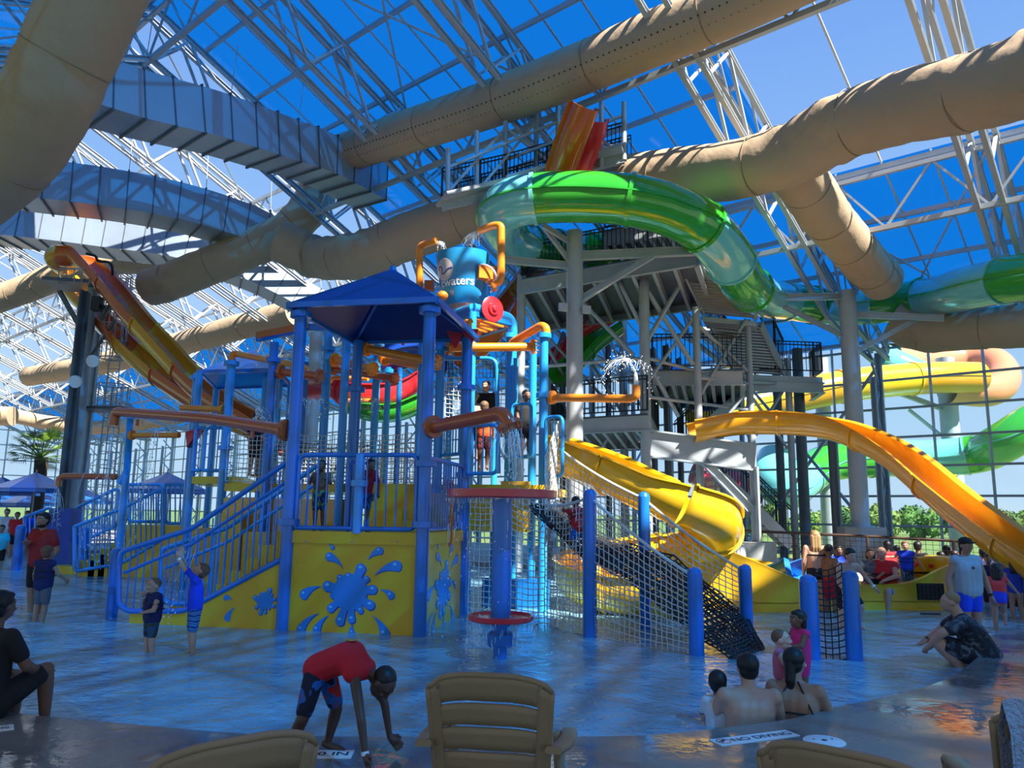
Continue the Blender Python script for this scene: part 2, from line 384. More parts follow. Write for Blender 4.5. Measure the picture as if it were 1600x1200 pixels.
def truss(a, k):
    t = thing('roof_truss', 'pale steel roof truss spanning the hall, %s counted down the hall' % ordn[k], 'truss', W(a, EAVE_B, EAVE_Z), 'roof trusses')
    tc = MB(); bc = MB(); wb = MB()
    n = 9; pts = [(RIDGE_B + (EAVE_B-RIDGE_B)*i/n) for i in range(n+1)]; m = 9; pn = [NEAR_B+(RIDGE_B-NEAR_B)*i/m for i in range(m+1)]
    for s in (-.28, .28):
        for lst in (pn, pts):
            for u, w in zip(lst[:-1], lst[1:]):
                tc.ibeam(W(a+s, u, roofz(u)-.25), W(a+s, w, roofz(w)-.25), .13, .17)
                if s > 0: tc.beam(W(a-s, u, roofz(u)-.25), W(a+s, w, roofz(w)-.25), .05)
        for lst in (pn, pts):
            for u, w in zip(lst[:-1], lst[1:]):
                du = DEPTH if 0 < 1 else 0
                zu = roofz(u)-.25-dep(u); zw = roofz(w)-.25-dep(w); mid = (u+w)/2; zm = roofz(mid)-.25
                bc.ibeam(W(a+s, u, zu), W(a+s, w, zw), .13, .15)
                wb.beam(W(a+s, u, zu), W(a+s, mid, zm), .08, .07); wb.beam(W(a+s, w, zw), W(a+s, mid, zm), .08, .07)
    tc.build('top_chord', WSTEEL, t); bc.build('bottom_chord', WSTEEL, t); wb.build('web', WSTEEL, t)
def dep(b):
    return 1.7 if b < 26 else .35+1.35*(30-b)/4
for k in range((A1-A0)//BAY+1):
    truss(A0+k*BAY, k)
# longitudinal space-frame girders
gk = 0
for bb in (9, 15.5, 22):
    g = thing('roof_girder', ['steel lattice girder along the roof ridge', 'steel lattice girder along the middle of the open roof slope', 'steel lattice girder above the lower blue panels'][gk], 'girder', W(0, bb, roofz(bb)-2), 'long girders under the roof'); gk += 1
    c1 = MB(); wb = MB()
    a = A0; zt = roofz(bb)-.35; zb = roofz(bb)-1.95
    c1.beam(W(A0, bb, zt), W(A1, bb, zt), .12); c1.beam(W(A0, bb, zb), W(A1, bb, zb), .14)
    x = A0
    while x < A1-.1:
        wb.beam(W(x, bb, zb), W(x+1.25, bb, zt), .06); wb.beam(W(x+2.5, bb, zb), W(x+1.25, bb, zt), .06)
        x += 2.5
    c1.build('chord', WSTEEL, g); wb.build('web', WSTEEL, g)
# sprinkler line, thin hangers
br = MB()
for i in range((A1-A0)//BAY):
    a = A0+i*BAY
    if i % 2: continue
    for b0, b1 in ((9, 15.5), (22, 30), (1.5, 9)):
        br.tube(W(a, b0, roofz(b0)-.5), W(a+BAY, b1, roofz(b1)-.5), .035, n=6); br.tube(W(a+BAY, b0, roofz(b0)-.5), W(a, b1, roofz(b1)-.5), .035, n=6)
tn += 1; br.build('trim_%d' % tn, WSTEEL, kind='structure')
# ---------- glazed long wall
gl = MB(); gl.add([W(A0, 30, .3), W(A1, 30, .3), W(A1, 30, EAVE_Z), W(A0, 30, EAVE_Z)], [(0, 1, 2, 3)]); gl.build('window_1', CLRGLZ, kind='structure')
gl = MB(); gl.add([W(A1, 30, .3), W(A1, -14, .3), W(A1, -14, roofz(-14)), W(A1, 9, RIDGE_Z), W(A1, 30, EAVE_Z)], [(0, 1, 2, 3, 4)]); gl.build('window_2', CLRGLZ, kind='structure')
mu = MB()
for z in (.3, 1.35, 2.4, 3.45, 4.5, 5.55, 6.6, 7.8): mu.beam(W(A0, 30, z), W(A1, 30, z), .1, .08)
x = A0
while x <= A1: mu.beam(W(x, 30, 0), W(x, 30, EAVE_Z), .07, .07, up=V((0, 1, 0))); x += 1.67
mu.build('wall_back', STEEL, kind='structure')
mu = MB()
for z in (.3, 1.6, 3, 4.4, 5.8, 7.2, 8.6, 10, 12, 14, 16):
    def bz(z): return 30 if z <= 8 else 30-(z-8)*(21/9.2)
    mu.beam(W(A1, -14, z), W(A1, bz(z), z), .1, .1)
x = -14
while x <= 30: mu.beam(W(A1, x, 0), W(A1, x, roofz(x)), .09, .09, up=V((0, 1, 0))); x += 2.2
mu.build('wall_left', STEEL, kind='structure')
gl = MB(); gl.add([W(A0, -14, .3), W(A1, -14, .3), W(A1, -14, 7.5), W(A0, -14, 7.5)], [(0, 1, 2, 3)]); gl.build('window_added_3', CLRGLZ, kind='structure')  # unseen glass wall behind the camera, added to let in neutral sky fill
gl = MB(); gl.add([W(A0, 30, .3), W(A0, -14, .3), W(A0, -14, roofz(-14)), W(A0, 9, RIDGE_Z), W(A0, 30, EAVE_Z)], [(0, 1, 2, 3, 4)]); gl.build('window_added_4', CLRGLZ, kind='structure')  # unseen end glazing, added with the wall above for more sky light
mu = MB()
for z in (.3, 2.4, 4.5, 6.6): mu.beam(W(A0, -14, z), W(A1, -14, z), .1, .08)
x = A0
while x <= A1: mu.beam(W(x, -14, 0), W(x, -14, 7.5), .12, .12, up=V((0, 1, 0))); x += 2.5
mu.build('wall_front', STEEL, kind='structure')
mu = MB()
for z in (.3, 3, 6, 9, 12, 15): mu.beam(W(A0, -14, z), W(A0, 30 if z <= 8 else 30-(z-8)*(21/9.2), z), .1, .1)
x = -14
while x <= 30: mu.beam(W(A0, x, 0), W(A0, x, roofz(x)), .1, .1, up=V((0, 1, 0))); x += 3.6
mu.build('wall_right', STEEL, kind='structure')
b = MB(); b.poly([W(-200, -15, -.26), W(300, -15, -.26), W(300, -300, -.26), W(-200, -300, -.26)], .1, (0, 0, 1)); b.build('floor_lawn_front', GRASS, kind='structure')
b = MB(); b.poly([W(-27.5, -14.9, -.27), W(-27.5, 31, -.27), W(-300, 31, -.27), W(-300, -14.9, -.27)], .1, (0, 0, 1)); b.build('floor_lawn_side', GRASS, kind='structure')
# lattice columns of the long wall, one under each truss
for k in range((A1-A0)//BAY+1):
    a = A0+k*BAY
    t = thing('wall_column', 'grey steel lattice column of the glazed wall under the %s roof truss' % ordn[k], 'column', W(a, 29.3, 0), 'lattice columns of the glazed wall')
    m = MB(); m.ibeam(W(a, 29.7, 0), W(a, 29.7, 7.6), .22, .3); m.ibeam(W(a, 28.9, 0), W(a, 28.9, 6.6), .2, .26); m.build('column_shaft', STEEL, t)
    m = MB(); z = .3; s = 0
    while z < 6.3:
        m.beam(W(a, 29.7 if s else 28.9, z), W(a, 28.9 if s else 29.7, z+.85), .07); z += .85; s ^= 1
    m.build('lacing', STEEL, t)
# ---------- cross bracing on the wall
m = MB()
for a in (-12, -2, 8, 23, 38):
    m.beam(W(a, 29.4, .5), W(a+5, 29.4, 7), .1); m.beam(W(a+5, 29.4, .5), W(a, 29.4, 7), .1)
m.build('trim_0', STEEL, kind='structure')
# ================================================================== AIR DUCTS
def fabric_duct(label, pix, D, seam=2.2, name='fabric_duct', cat='air duct', wr=.02, holes=0, seed=1, group='beige fabric ducts'):
    """pix: list of (px,py,Y)"""
    pts = curve([P(*p) for p in pix], 14); t = thing(name, label, cat, pts[0], group)
    # resample evenly
    L = [0]
    for u, w in zip(pts[:-1], pts[1:]): L.append(L[-1]+(w-u).length)
    tot = L[-1]; n = max(8, int(tot/.16)); q = []; j = 0
    for i in range(n+1):
        d = tot*i/n
        while j < len(L)-2 and L[j+1] < d: j += 1
        q.append(lerp(pts[j], pts[j+1], (d-L[j])/max(1e-6, L[j+1]-L[j])))
    rr = random.Random(seed); N = 40; vs = []; x = None
    seams = []; s = seam*.6
    while s < tot-.3: seams.append(s); s += seam*rr.uniform(.85, 1.15)
    for i, p in enumerate(q):
        tt = (q[min(i+1, n)]-q[max(i-1, 0)]).normalized(); xx = tt.cross(V((0, 0, 1))).normalized(); y = xx.cross(tt)
        d = tot*i/n
        bend = 0
        if 2 < i < n-2:
            t0 = (q[i]-q[i-2]).normalized(); t1 = (q[i+2]-q[i]).normalized(); bend = min(1, t0.angle(t1)*6)
        ds = min([abs(d-z) for z in seams] or [9]); pinch = .035*math.exp(-(ds/.10)**2)
        for k in range(N):
            a = 2*math.pi*k/N
            w = (wr+.05*bend)*(math.sin(a*3+d*2.1+seed)*.5+math.sin(a*7+d*5.3)*.35*bend+math.sin(d*9+a*2)*.5*(.25+bend))
            r = D/2*(1-pinch+w)
            vs.append(p+xx*(math.cos(a)*r)+y*(math.sin(a)*r))
    b = MB(); b.add(vs, [(i*N+k, i*N+(k+1) % N, (i+1)*N+(k+1) % N, (i+1)*N+k) for i in range(n) for k in range(N)], True)
    m = 0; b.f += [[k for k in reversed(range(N))], [n*N+k for k in range(N)]]; b.sm += [False]*2
    b.build('duct_sleeve', DUCT, t)
    for z in seams:
        sb = MB()
        i = min(n-1, max(1, int(z/tot*n))); p = q[i]; tt = (q[i+1]-q[i-1]).normalized()
        sb.lathe(p, [(D/2*.985, -.012), (D/2*1.004, 0), (D/2*.985, .012)], 40, tt, False)
        sb.build('seam', DUCTS, t)
    if holes:
        hb = MB()
        for z0 in range(int(tot/.14)):
            d = z0*.14; i = min(n-1, max(1, int(d/tot*n)))
            if i >= n-1: continue
            p = q[i]; tt = (q[i+1]-q[i-1]).normalized(); xx = tt.cross(V((0, 0, 1))).normalized(); y = xx.cross(tt)
            sg = 1 if holes > 0 else -1
            for a, sz in ((-28, .022), (-52, .012)):
                a = R(a) if sg > 0 else math.pi-R(a)
                o = xx*math.cos(a)+y*math.sin(a); hb.lathe(p+o*(D/2*1.0+.004), [(sz, 0), (sz, .01)], 6, o)
        hb.build('air_hole', DBLK, t, kind='stuff')
    return t
fabric_duct('wide shaded beige fabric duct crossing the upper left corner', [(230, -170, 12.3), (160, -30, 12.8), (108, 80, 13.2), (70, 160, 13.5), (20, 240, 14), (-90, 330, 14.6), (-260, 470, 15.6)], 1.62, 2.0, seed=2, wr=.012)
fabric_duct('long beige fabric duct with sunlit upper half, ending at the silver duct', [(528, 243, 24.5), (640, 205, 22), (760, 165, 20), (890, 115, 18.2), (1010, 65, 16.8), (1130, 15, 15.6), (1290, -60, 14.3)], 1.28, 3.0, holes=1, seed=3, wr=.004)
fabric_duct('beige fabric duct sweeping behind the bucket and green slide to upper right', [(438, 378, 25.92), (500, 402, 25.92), (560, 398, 23.85), (660, 362, 22.95), (780, 320, 22.14), (900, 290, 21.24), (1010, 280, 19.8), (1130, 268, 18.36), (1235, 243, 17.1), (1310, 200, 16.02), (1400, 172, 14.94), (1500, 148, 13.77), (1640, 110, 12.24), (1720, 92, 12.6)], 1.48, 2.4, holes=0, seed=4, wr=.035)
fabric_duct('beige fabric duct hanging down left from the silver duct, open elbow end', [(506, 262, 27.5), (488, 318, 27.5), (445, 362, 27.5), (385, 392, 27.5), (320, 418, 27.8), (268, 440, 28), (236, 448, 28.4)], 1.42, 1.6, seed=5, wr=.04)
fabric_duct('slender beige fabric duct in the far distance sloping up to the right', [(46, 588, 52), (150, 570, 46), (260, 543, 42), (360, 515, 38.5), (462, 488, 36)], 1.32, 3.2, seed=6)
fabric_duct('beige fabric duct behind the orange slide top at the left edge', [(-40, 480, 34), (40, 452, 33.5), (110, 424, 33), (180, 408, 33), (232, 412, 33.5), (262, 440, 34)], 1.25, 1.4, seed=7)
fabric_duct('pale far fabric duct low on the left, near the end wall', [(22, 650, 60), (80, 661, 60), (160, 668, 60), (260, 655, 60), (330, 640, 60)], 1.1, 3, seed=8)
fabric_duct('stubby far fabric duct end at the left edge', [(-30, 650, 52), (6, 650, 52), (20, 650, 52)], 1.3, 3, seed=9)
fabric_duct('wrinkled beige branch duct dropping from the upper right duct', [(1238, 258, 17.7), (1272, 312, 19), (1312, 365, 20.5), (1350, 408, 21.8), (1378, 438, 22.8)], 1.3, 1.7, seed=10, wr=.04)
fabric_duct('shaded beige fabric duct behind the aqua slide at the right edge', [(1395, 500, 24.6), (1440, 518, 24.2), (1500, 516, 23.4), (1560, 512, 22.6), (1640, 508, 21.8), (1900, 500, 19.5)], 1.28, 1.8, seed=11)
def silver_duct(label, pix, w, h):
    pts = curve([P(*p) for p in pix], 8); t = thing('metal_duct', label, 'air duct', pts[0], 'square silver ducts')
    b = MB(); b.sweep(pts, [(-w/2, -h/2), (w/2, -h/2), (w/2, h/2), (-w/2, h/2)], smooth=False); b.build('duct_body', GALV, t)
    # standing seams
    L = 0; sb = MB(); nxt = .5; hb = MB(); k = 0
    for u, v2 in zip(pts[:-1], pts[1:]):
        seg = (v2-u).length; tt = (v2-u).normalized(); x = tt.cross(V((0, 0, 1))).normalized(); y = x.cross(tt)
        while L+seg > nxt:
            p = u+tt*(nxt-L)
            for c, a, bb in ((p-y*(h/2+.03), w+.1, .06), (p+y*(h/2+.02), w+.1, .05)):
                sb.box(c, (a, .05, bb), rot=Matrix((x, tt, y)).transposed())
            for s in (-1, 1): sb.box(p+x*(s*(w/2+.01)), (.03, .035, h), rot=Matrix((x, tt, y)).transposed())
            k += 1
            if k % 3 == 0: hb = MB(); hb.tube(p+x*(w/2+.03)+y*h/2, p+x*(w/2+.03)+V((0, 0, 2.2)), .012, n=5); hb.build('hanger_rod', STEEL, t)
            nxt += .78
        L += seg
    sb.build('standing_seam', DSTEEL, t)
silver_duct('nearest square silver duct, ending at the long beige duct', [(70, 116, 17), (200, 160, 18.5), (330, 193, 20.2), (420, 222, 21.8), (500, 250, 23.5), (580, 292, 25.5)], 1.5, 1.28)
silver_duct('middle square silver duct with shaded blue side', [(-30, 278, 24), (60, 291, 24.4), (180, 306, 25.2), (300, 330, 26.5), (430, 372, 28.5)], 1.5, 1.35)
silver_duct('farthest square silver duct, sunlit, behind the beige ducts', [(-30, 352, 30), (60, 361, 30), (170, 375, 30.5), (290, 393, 31), (400, 430, 32), (500, 482, 33)], 1.7, 1.15)
# ================================================================== WATER SLIDES and their tower
def resample(pts, step):
    out = [pts[0]]; L = 0; d = step
    for u, w in zip(pts[:-1], pts[1:]):
        s = (w-u).length
        while L+s >= d: out.append(lerp(u, w, (d-L)/s)); d += step
        L += s
    return out
def tube_slide(label, pix, D, cols, per=2.6, group=None, name='tube_slide', flange=None, nseg=28, cuts=None, world=False):
    pts = pix if world else [P(*p) for p in pix]
    pts = resample(curve(pts, 20), .13); t = thing(name, label, 'water slide', pts[0], group)
    n = len(pts); k = max(1, int(round(n*.13/per)))
    bd = [round(i*(n-1)/k) for i in range(k+1)]
    if cuts:
        bd = [0]
        for cx in cuts:
            bd.append(min(range(n), key=lambda i: (pts[i]-P(*cx)).length))
        bd.append(n-1); bd = sorted(set(bd))
    for i in range(len(bd)-1):
        seg = pts[bd[i]:bd[i+1]+1]
        if len(seg) < 2: continue
        nm, m = cols[i % len(cols)]
        b = MB(); b.path(seg, D/2, nseg, caps=False); o = b.build('tube_section', m, t, label=nm+' tube section')
        tt = (seg[-1]-seg[-2]).normalized()
        if i < len(bd)-2:
            f = MB(); f.lathe(seg[-1], [(D/2-.01, -.05), (D/2+.045, -.05), (D/2+.045, .0), (D/2+.045, .05), (D/2-.01, .05)], nseg, tt, False); f.build('flange', m, t)
    # lengthwise joint ribs on both sides
    for sg in (-1, 1):
        rb = MB()
        rb.sweep(pts, [(sg*(D/2-.01), -.02), (sg*(D/2+.045), -.02), (sg*(D/2+.045), .02), (sg*(D/2-.01), .02)])
        rb.build('joint_rib', cols[0][1], t)
    return t, pts
GA = [('aqua', AQUA), ('green', GREEN)]
gpath = [(960, 392, 23), (930, 394, 23), (890, 392, 23), (838, 388, 22.3), (795, 368, 20.8), (783, 340, 19.2), (800, 318, 18.3), (850, 309, 18), (920, 308, 17.8), (985, 313, 17.6), (1045, 328, 17.6), (1095, 353, 17.8), (1133, 394, 18.8), (1160, 440, 20.6), (1195, 465, 23), (1240, 473, 25), (1300, 479, 25.8), (1362, 478, 25.4), (1443, 465, 24), (1510, 451, 21.3), (1570, 438, 19.8), (1630, 428, 18.6), (1700, 415, 17.4), (1850, 395, 15.5)]
gs, gpts = tube_slide('green and aqua enclosed tube slide looping high above the play area', gpath, 1.26, [('dark green', GREEN), ('aqua', AQUA), ('green', GREEN), ('aqua', AQUA), ('green', GREEN), ('green', GREEN), ('aqua', AQUA), ('green', GREEN), ('aqua', AQUA), ('green', GREEN), ('aqua', AQUA), ('green', GREEN), ('aqua', AQUA), ('green', GREEN)], cuts=[(920, 393, 23), (870, 391, 22.8), (825, 384, 21.9), (838, 311, 18), (983, 313, 17.6), (1096, 354, 17.8), (1145, 412, 19.2), (1172, 454, 21.5), (1222, 470, 24.4), (1279, 478, 25.5), (1362, 478, 25.4), (1445, 465, 24), (1571, 438, 19.8)])
def column(label, px, ytop, ybase, Y, r, name='slide_column', zb=None, arms=(), m=STEEL, group='round steel slide columns', pedestal=None):
    top = P(px, ytop, Y); z0 = zb if zb is not None else 0
    t = thing(name, label, 'column', (top.x, top.y, z0), group)
    b = MB(); b.tube((top.x, top.y, z0+(pedestal or 0)), top, r, n=24); b.lathe((top.x, top.y, z0+(pedestal or 0)), [(r*1.5, 0), (r*1.5, .04)], 20); b.build('shaft', m, t)
    if pedestal:
        b = MB(); b.lathe((top.x, top.y, z0), [(.45, 0), (.45, pedestal)], 28) if pedestal < 0 else b.box((top.x, top.y, z0+pedestal/2), (1.15, 1.15, pedestal), rz=-.2); b.build('pedestal', CONC, t)
    for a, c, w in arms:
        b = MB(); A = P(*a); C = P(*c); b.ibeam(A, C, w, w*1.4); b.build('arm', STEEL, t)
    return t
c1 = column('tall grey steel column with two floodlights beside the tipping bucket', 898, 362, 800, 19, .21,
       arms=[((905, 400, 19), (1088, 392, 18.2), .16), ((905, 468, 19), (1020, 400, 18.4), .1), ((890, 415, 19), (787, 406, 19.4), .13), ((893, 412, 19), (850, 355, 18.6), .08), ((893, 380, 19), (848, 352, 18.4), .09)])
for (a, c) in (((880, 480, 18.8), (1, 0)), ((916, 484, 18.8), (1, 0))):
    p = P(*a); b = MB(); b.box(p, (.22, .1, .2), rz=.3); b.tube(p, P(898, a[1]+3, 19), .02, n=6); fl = b.build('floodlight', WSTEEL, c1)
c2 = column('tall white column under the aqua slide at right, on a concrete pedestal', 1323, 455, 800, 23.4, .265, m=WSTEEL, pedestal=1.35,
       arms=[((1318, 463, 23.4), (1160, 466, 22.2), .15), ((1318, 525, 23.4), (1215, 474, 22.8), .1), ((1332, 492, 23.4), (1475, 497, 22.6), .14), ((1333, 552, 23.4), (1430, 500, 23), .1)])
# --- low green tube slide outside the wall
tube_slide('green and aqua tube slide outside the glass low at right', [(1212, 720, 36), (1205, 745, 35), (1230, 765, 34), (1262, 742, 35), (1300, 722, 36), (1380, 716, 36.5), (1460, 716, 36), (1530, 708, 35), (1570, 690, 33.5), (1640, 650, 33), (1780, 600, 33)], 1.75, [('aqua', AQUA), ('green', GREEN), ('aqua', AQUA), ('green', GREEN)], per=4.2)
tube_slide('aqua and red tube slide just seen through the tower legs', [(1085, 735, 38), (1110, 745, 38), (1140, 748, 37), (1165, 760, 36), (1195, 768, 35.5)], 1.35, [('pink red', mat('pink red fibreglass', (.6, .03, .08), .2, coat=.8)), ('aqua', AQUA)], per=3)
tube_slide('small aqua slide end with a red cap behind the tower', [(1140, 632, 42), (1175, 615, 42), (1200, 604, 42)], 1.1, [('aqua', AQUA), ('red', RED)], per=2.2)
# --- yellow tube with amber bowl (outside right)
tube_slide('yellow tube slide running out through the glass to an amber bowl', [(1085, 652, 33), (1150, 638, 33.5), (1230, 622, 34), (1320, 603, 34.5), (1400, 594, 35), (1470, 590, 35.4), (1530, 590, 36)], 1.5, [('yellow', SLY), ('amber', AMBER), ('yellow', SLY), ('amber', AMBER)], per=4)
bw = thing('slide_bowl', 'salmon and aqua slide bend outside the glass above the yellow tube', 'water slide', P(1540, 580, 37.5))
SALM = mat('salmon fibreglass', (.75, .27, .13), .25, coat=.7)
b = MB(); b.path(curve([P(1390, 560, 38), P(1440, 566, 39), P(1500, 562, 39.5), (P(1550, 565, 38.5)), P(1568, 590, 37.5), P(1545, 610, 36.8), P(1480, 606, 36.5)], 10), .78, 24, False); b.build('bend_shell', SALM, bw)
b = MB(); b.path(curve([P(1375, 560, 37.6), P(1400, 572, 37.6), P(1440, 590, 37.2)], 8), .8, 24, False); b.build('bend_inlet', AQUA, bw)
column('round column outside the glass under the yellow tube', 1476, 560, 800, 37, .42, zb=-.25, arms=[((1476, 640, 37), (1400, 612, 36), .16), ((1470, 680, 37), (1420, 640, 36), .1), ((1482, 640, 37), (1530, 612, 36.5), .12)])
column('round grey column outside the glass behind the low green tube', 1282, 560, 800, 36, .34, zb=-.25)
# --- open flume maker
def upro(D, arc=215, th=.035, lip=.09, n=18):
    r = D/2; o = []
    for i in range(n+1):
        a = R(-90-arc/2+arc*i/n); o.append((math.cos(a)*r, math.sin(a)*r))
    q = [(o[0][0]-lip, o[0][1]), (o[0][0]-lip, o[0][1]-th)] if False else []
    inn = [(x*(1-th/r), y*(1-th/r)) for x, y in reversed(o)]
    return [(o[0][0]*1-(lip), o[0][1])]+o+[(o[-1][0]+lip, o[-1][1])]+[(o[-1][0]+lip, o[-1][1]+th)]+inn+[(o[0][0]-lip, o[0][1]+th)]
def flume(label, pix, D, cols, per=2.4, arc=215, name='open_slide', group=None, cat='water slide', world=False):
    pts = pix if world else [P(*p) for p in pix]
    pts = resample(curve(pts, 16), .14); t = thing(name, label, cat, pts[0], group); n = len(pts)
    k = max(1, int(round(n*.14/per))); bd = [round(i*(n-1)/k) for i in range(k+1)]; pr = upro(D, arc)
    for i in range(k):
        seg = pts[bd[i]:bd[i+1]+1]; nm, m = cols[i % len(cols)]
        b = MB(); b.sweep(seg, pr); b.build('flume_section', m, t, label=nm+' flume section' if len(cols) > 1 else None)
        if i:
            p = seg[0]; tt = (seg[1]-seg[0]).normalized(); f = MB(); f.sweep([p-tt*.03, p+tt*.03], [(x*1.09, y*1.09) for x, y in pr]); f.build('flange', m, t)
    return t
OA = [('burnt orange', ORS), ('burnt orange', ORS), ('amber', AMBER)]
flume('upper of the two burnt orange open slides from the left tower', [(96, 398, 27), (130, 402, 27), (165, 436, 26.4), (205, 486, 25.5), (250, 535, 24.8), (300, 590, 24), (345, 628, 23.2), (395, 655, 22.4), (450, 690, 21.5)], .92, OA, per=2.6)
flume('lower orange and amber open slide from the left tower', [(98, 430, 29), (120, 455, 28.6), (155, 492, 28), (195, 535, 27), (240, 575, 26), (290, 610, 25), (340, 640, 24), (400, 665, 23)], .9, [('amber', AMBER), ('burnt orange', ORS)], per=2.8)
t = thing('slide_entry_cover', 'rounded orange slide entry cover at the top of the left tower', 'slide entry', P(96, 405, 27.6))
b = MB(); b.ell(P(98, 406, 27.5), (.55, .75, .52), n=20, k=12); b.build('cover_shell', AMBER, t)
flume('yellow open slide sweeping down across the right side in front of the glass', [(1080, 668, 21), (1150, 656, 21), (1230, 655, 20.6), (1300, 662, 19.8), (1360, 685, 18.8), (1410, 715, 17.8), (1470, 765, 16.6), (1530, 812, 15.6), (1600, 862, 14.6), (1680, 905, 13.7), (1790, 940, 12.8)], .86, [('amber', AMBER)], per=2.3)
# ------------------------------------------------------------------ left slide tower
lt = thing('slide_tower', 'slim dark and grey steel tower carrying the orange slides at left', 'tower', P(140, 745, 27))
def vcol(px, ytop, Y, w, m, par, zb=0, nm='tower_column', round_=False):
    p = P(px, ytop, Y); b = MB()
    if round_: b.tube((p.x, p.y, zb), p, w/2, n=16)
    else: b.ibeam((p.x, p.y, zb), p, w, w)
    return b.build(nm, m, par)
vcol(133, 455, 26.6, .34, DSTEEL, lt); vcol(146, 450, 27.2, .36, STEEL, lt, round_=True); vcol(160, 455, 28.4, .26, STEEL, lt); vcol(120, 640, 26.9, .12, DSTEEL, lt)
b = MB(); q = P(118, 446, 27); b.box(q, (1.7, 1.5, .12), rz=.2); b.build('platform', DSTEEL, lt)
b = MB(); b.beam(P(93, 455, 26.8), P(130, 520, 26.8), .14); b.beam(P(160, 500, 27), P(185, 450, 27), .1); b.beam(P(140, 560, 27), P(180, 500, 27), .08); b.build('brace', DSTEEL, lt)
b = MB()
for x in (92, 104, 116, 128, 140): b.tube(P(x, 443, 26.3), P(x, 420, 26.3), .02, n=6)
b.path([P(92, 420, 26.3), P(140, 420, 26.3)], .025, 6); b.build('guard_rail', WSTEEL, lt)
def cage(px, y0, y1, Y, r, lab):
    a = P(px, y0, Y); c = P(px, y1, Y); t = thing('ladder_cage', lab, 'ladder', c, 'caged ladders'); b = MB(); m = int((a.z-c.z)/.55)
    for i in range(m+1):
        z = lerp(c.z, a.z, i/m); b.path([V((a.x+math.cos(R(20*j))*r, a.y+math.sin(R(20*j))*r, z)) for j in range(19)], .022, 5)
    b.build('hoop', WSTEEL, t); b = MB()
    for j in range(12): b.tube((a.x+math.cos(R(30*j))*r, a.y+math.sin(R(30*j))*r, c.z), (a.x+math.cos(R(30*j))*r, a.y+math.sin(R(30*j))*r, a.z), .016, n=5)
    b.build('cage_bar', WSTEEL, t); b = MB()
    for s in (-.2, .2): b.tube((a.x+s, a.y+r*.5, 0), (a.x+s, a.y+r*.5, a.z), .025, n=6)
    z = .3
    while z < a.z: b.tube((a.x-.2, a.y+r*.5, z), (a.x+.2, a.y+r*.5, z), .014, n=5); z += .3
    b.build('rung_ladder', WSTEEL, t)
cage(188, 430, 560, 27.4, .42, 'upper white caged ladder on the left slide tower')
cage(178, 602, 636, 27.8, .55, 'lower white caged ladder landing on the left slide tower')
p = P(170, 640, 28); b = MB(); b.box(p, (1.7, 1.3, .1)); b.build('landing', DSTEEL, lt)
b = MB(); b.path(fillet([P(135, 396, 26.4), P(150, 400, 26.4), P(152, 408, 26.4), P(175, 410, 26.4), P(176, 430, 26.4)], .3), .05, 8); b.build('feed_pipe', BLACKM, lt)
b = MB(); b.box(P(152, 475, 26.4), (.3, .3, .5)); b.tube(P(144, 470, 26.4), P(165, 482, 26.4), .08, n=8); b.build('valve', BLACKM, lt)
for x, y in ((119, 596), (146, 564)):
    b = MB(); b.lathe(P(x, y, 26.2), [(.02, -.12), (.2, -.05), (.22, .08)], 16, V((0, -1, -.3))); b.build('floodlight', WHITE, lt)
# ------------------------------------------------------------------ big slide tower (centre right)
bt = thing('stair_tower', 'grey steel stair tower with decks and stairs behind the green slide', 'tower', V((3.5, 24, 0)))
TP = P
cols_ = [(815, 430, 22, .26), (1005, 392, 21, .3), (1087, 480, 21.5, .22), (1168, 500, 23, .2), (973, 470, 27, .3), (860, 440, 28, .24), (1230, 560, 25, .22), (925, 440, 29, .22), (1120, 470, 30, .22), (1045, 560, 28.5, .2)]
for px, yt, Y, w in cols_: vcol(px, yt, Y, w, STEEL if w > .21 else STEEL, bt, round_=True)
def deck(z, pxs, th=.25, par=bt, nm='deck'):
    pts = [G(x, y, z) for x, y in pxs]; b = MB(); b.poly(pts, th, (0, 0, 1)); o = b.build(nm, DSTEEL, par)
    c = MB(); n = 9
    for i in range(1, n):
        c.ibeam(lerp(pts[0], pts[1], i/n)-V((0, 0, .12)), lerp(pts[3], pts[2], i/n)-V((0, 0, .12)), .1, .24)
    for i in range(4): c.ibeam(pts[i]-V((0, 0, .02)), pts[(i+1) % 4]-V((0, 0, .02)), .14, .42)
    c.build('deck_beam', STEEL, par); return pts
DG0 = mat('deck underside sheet', (.17, .18, .18), .7, var=.15)
d1 = deck(8.2, [(815, 448), (1088, 402), (1110, 470), (850, 508)])
d2 = deck(9.6, [(945, 372), (1075, 352), (1092, 385), (960, 400)])
def railing(pts, h=1.05, m=BLACKM, par=bt, sp=.13, r=.018, nm='railing'):
    b = MB()
    for a, c in zip(pts[:-1], pts[1:]):
        for z in (h, h-.1, .1): b.tube(a+V((0, 0, z)), c+V((0, 0, z)), r*1.2, n=5)
        n = max(2, int((c-a).length/sp))
        for i in range(n+1):
            p = lerp(a, c, i/n); b.tube(p+V((0, 0, .1)), p+V((0, 0, h)), r*.7 if i % 10 else r*1.6, n=4)
    return b.build(nm, m, par)
railing([p+V((0, 0, .25)) for p in (d1[3], d1[0], d1[1])]); railing([p+V((0, 0, .25)) for p in (d2[0], d2[1], d2[2])])
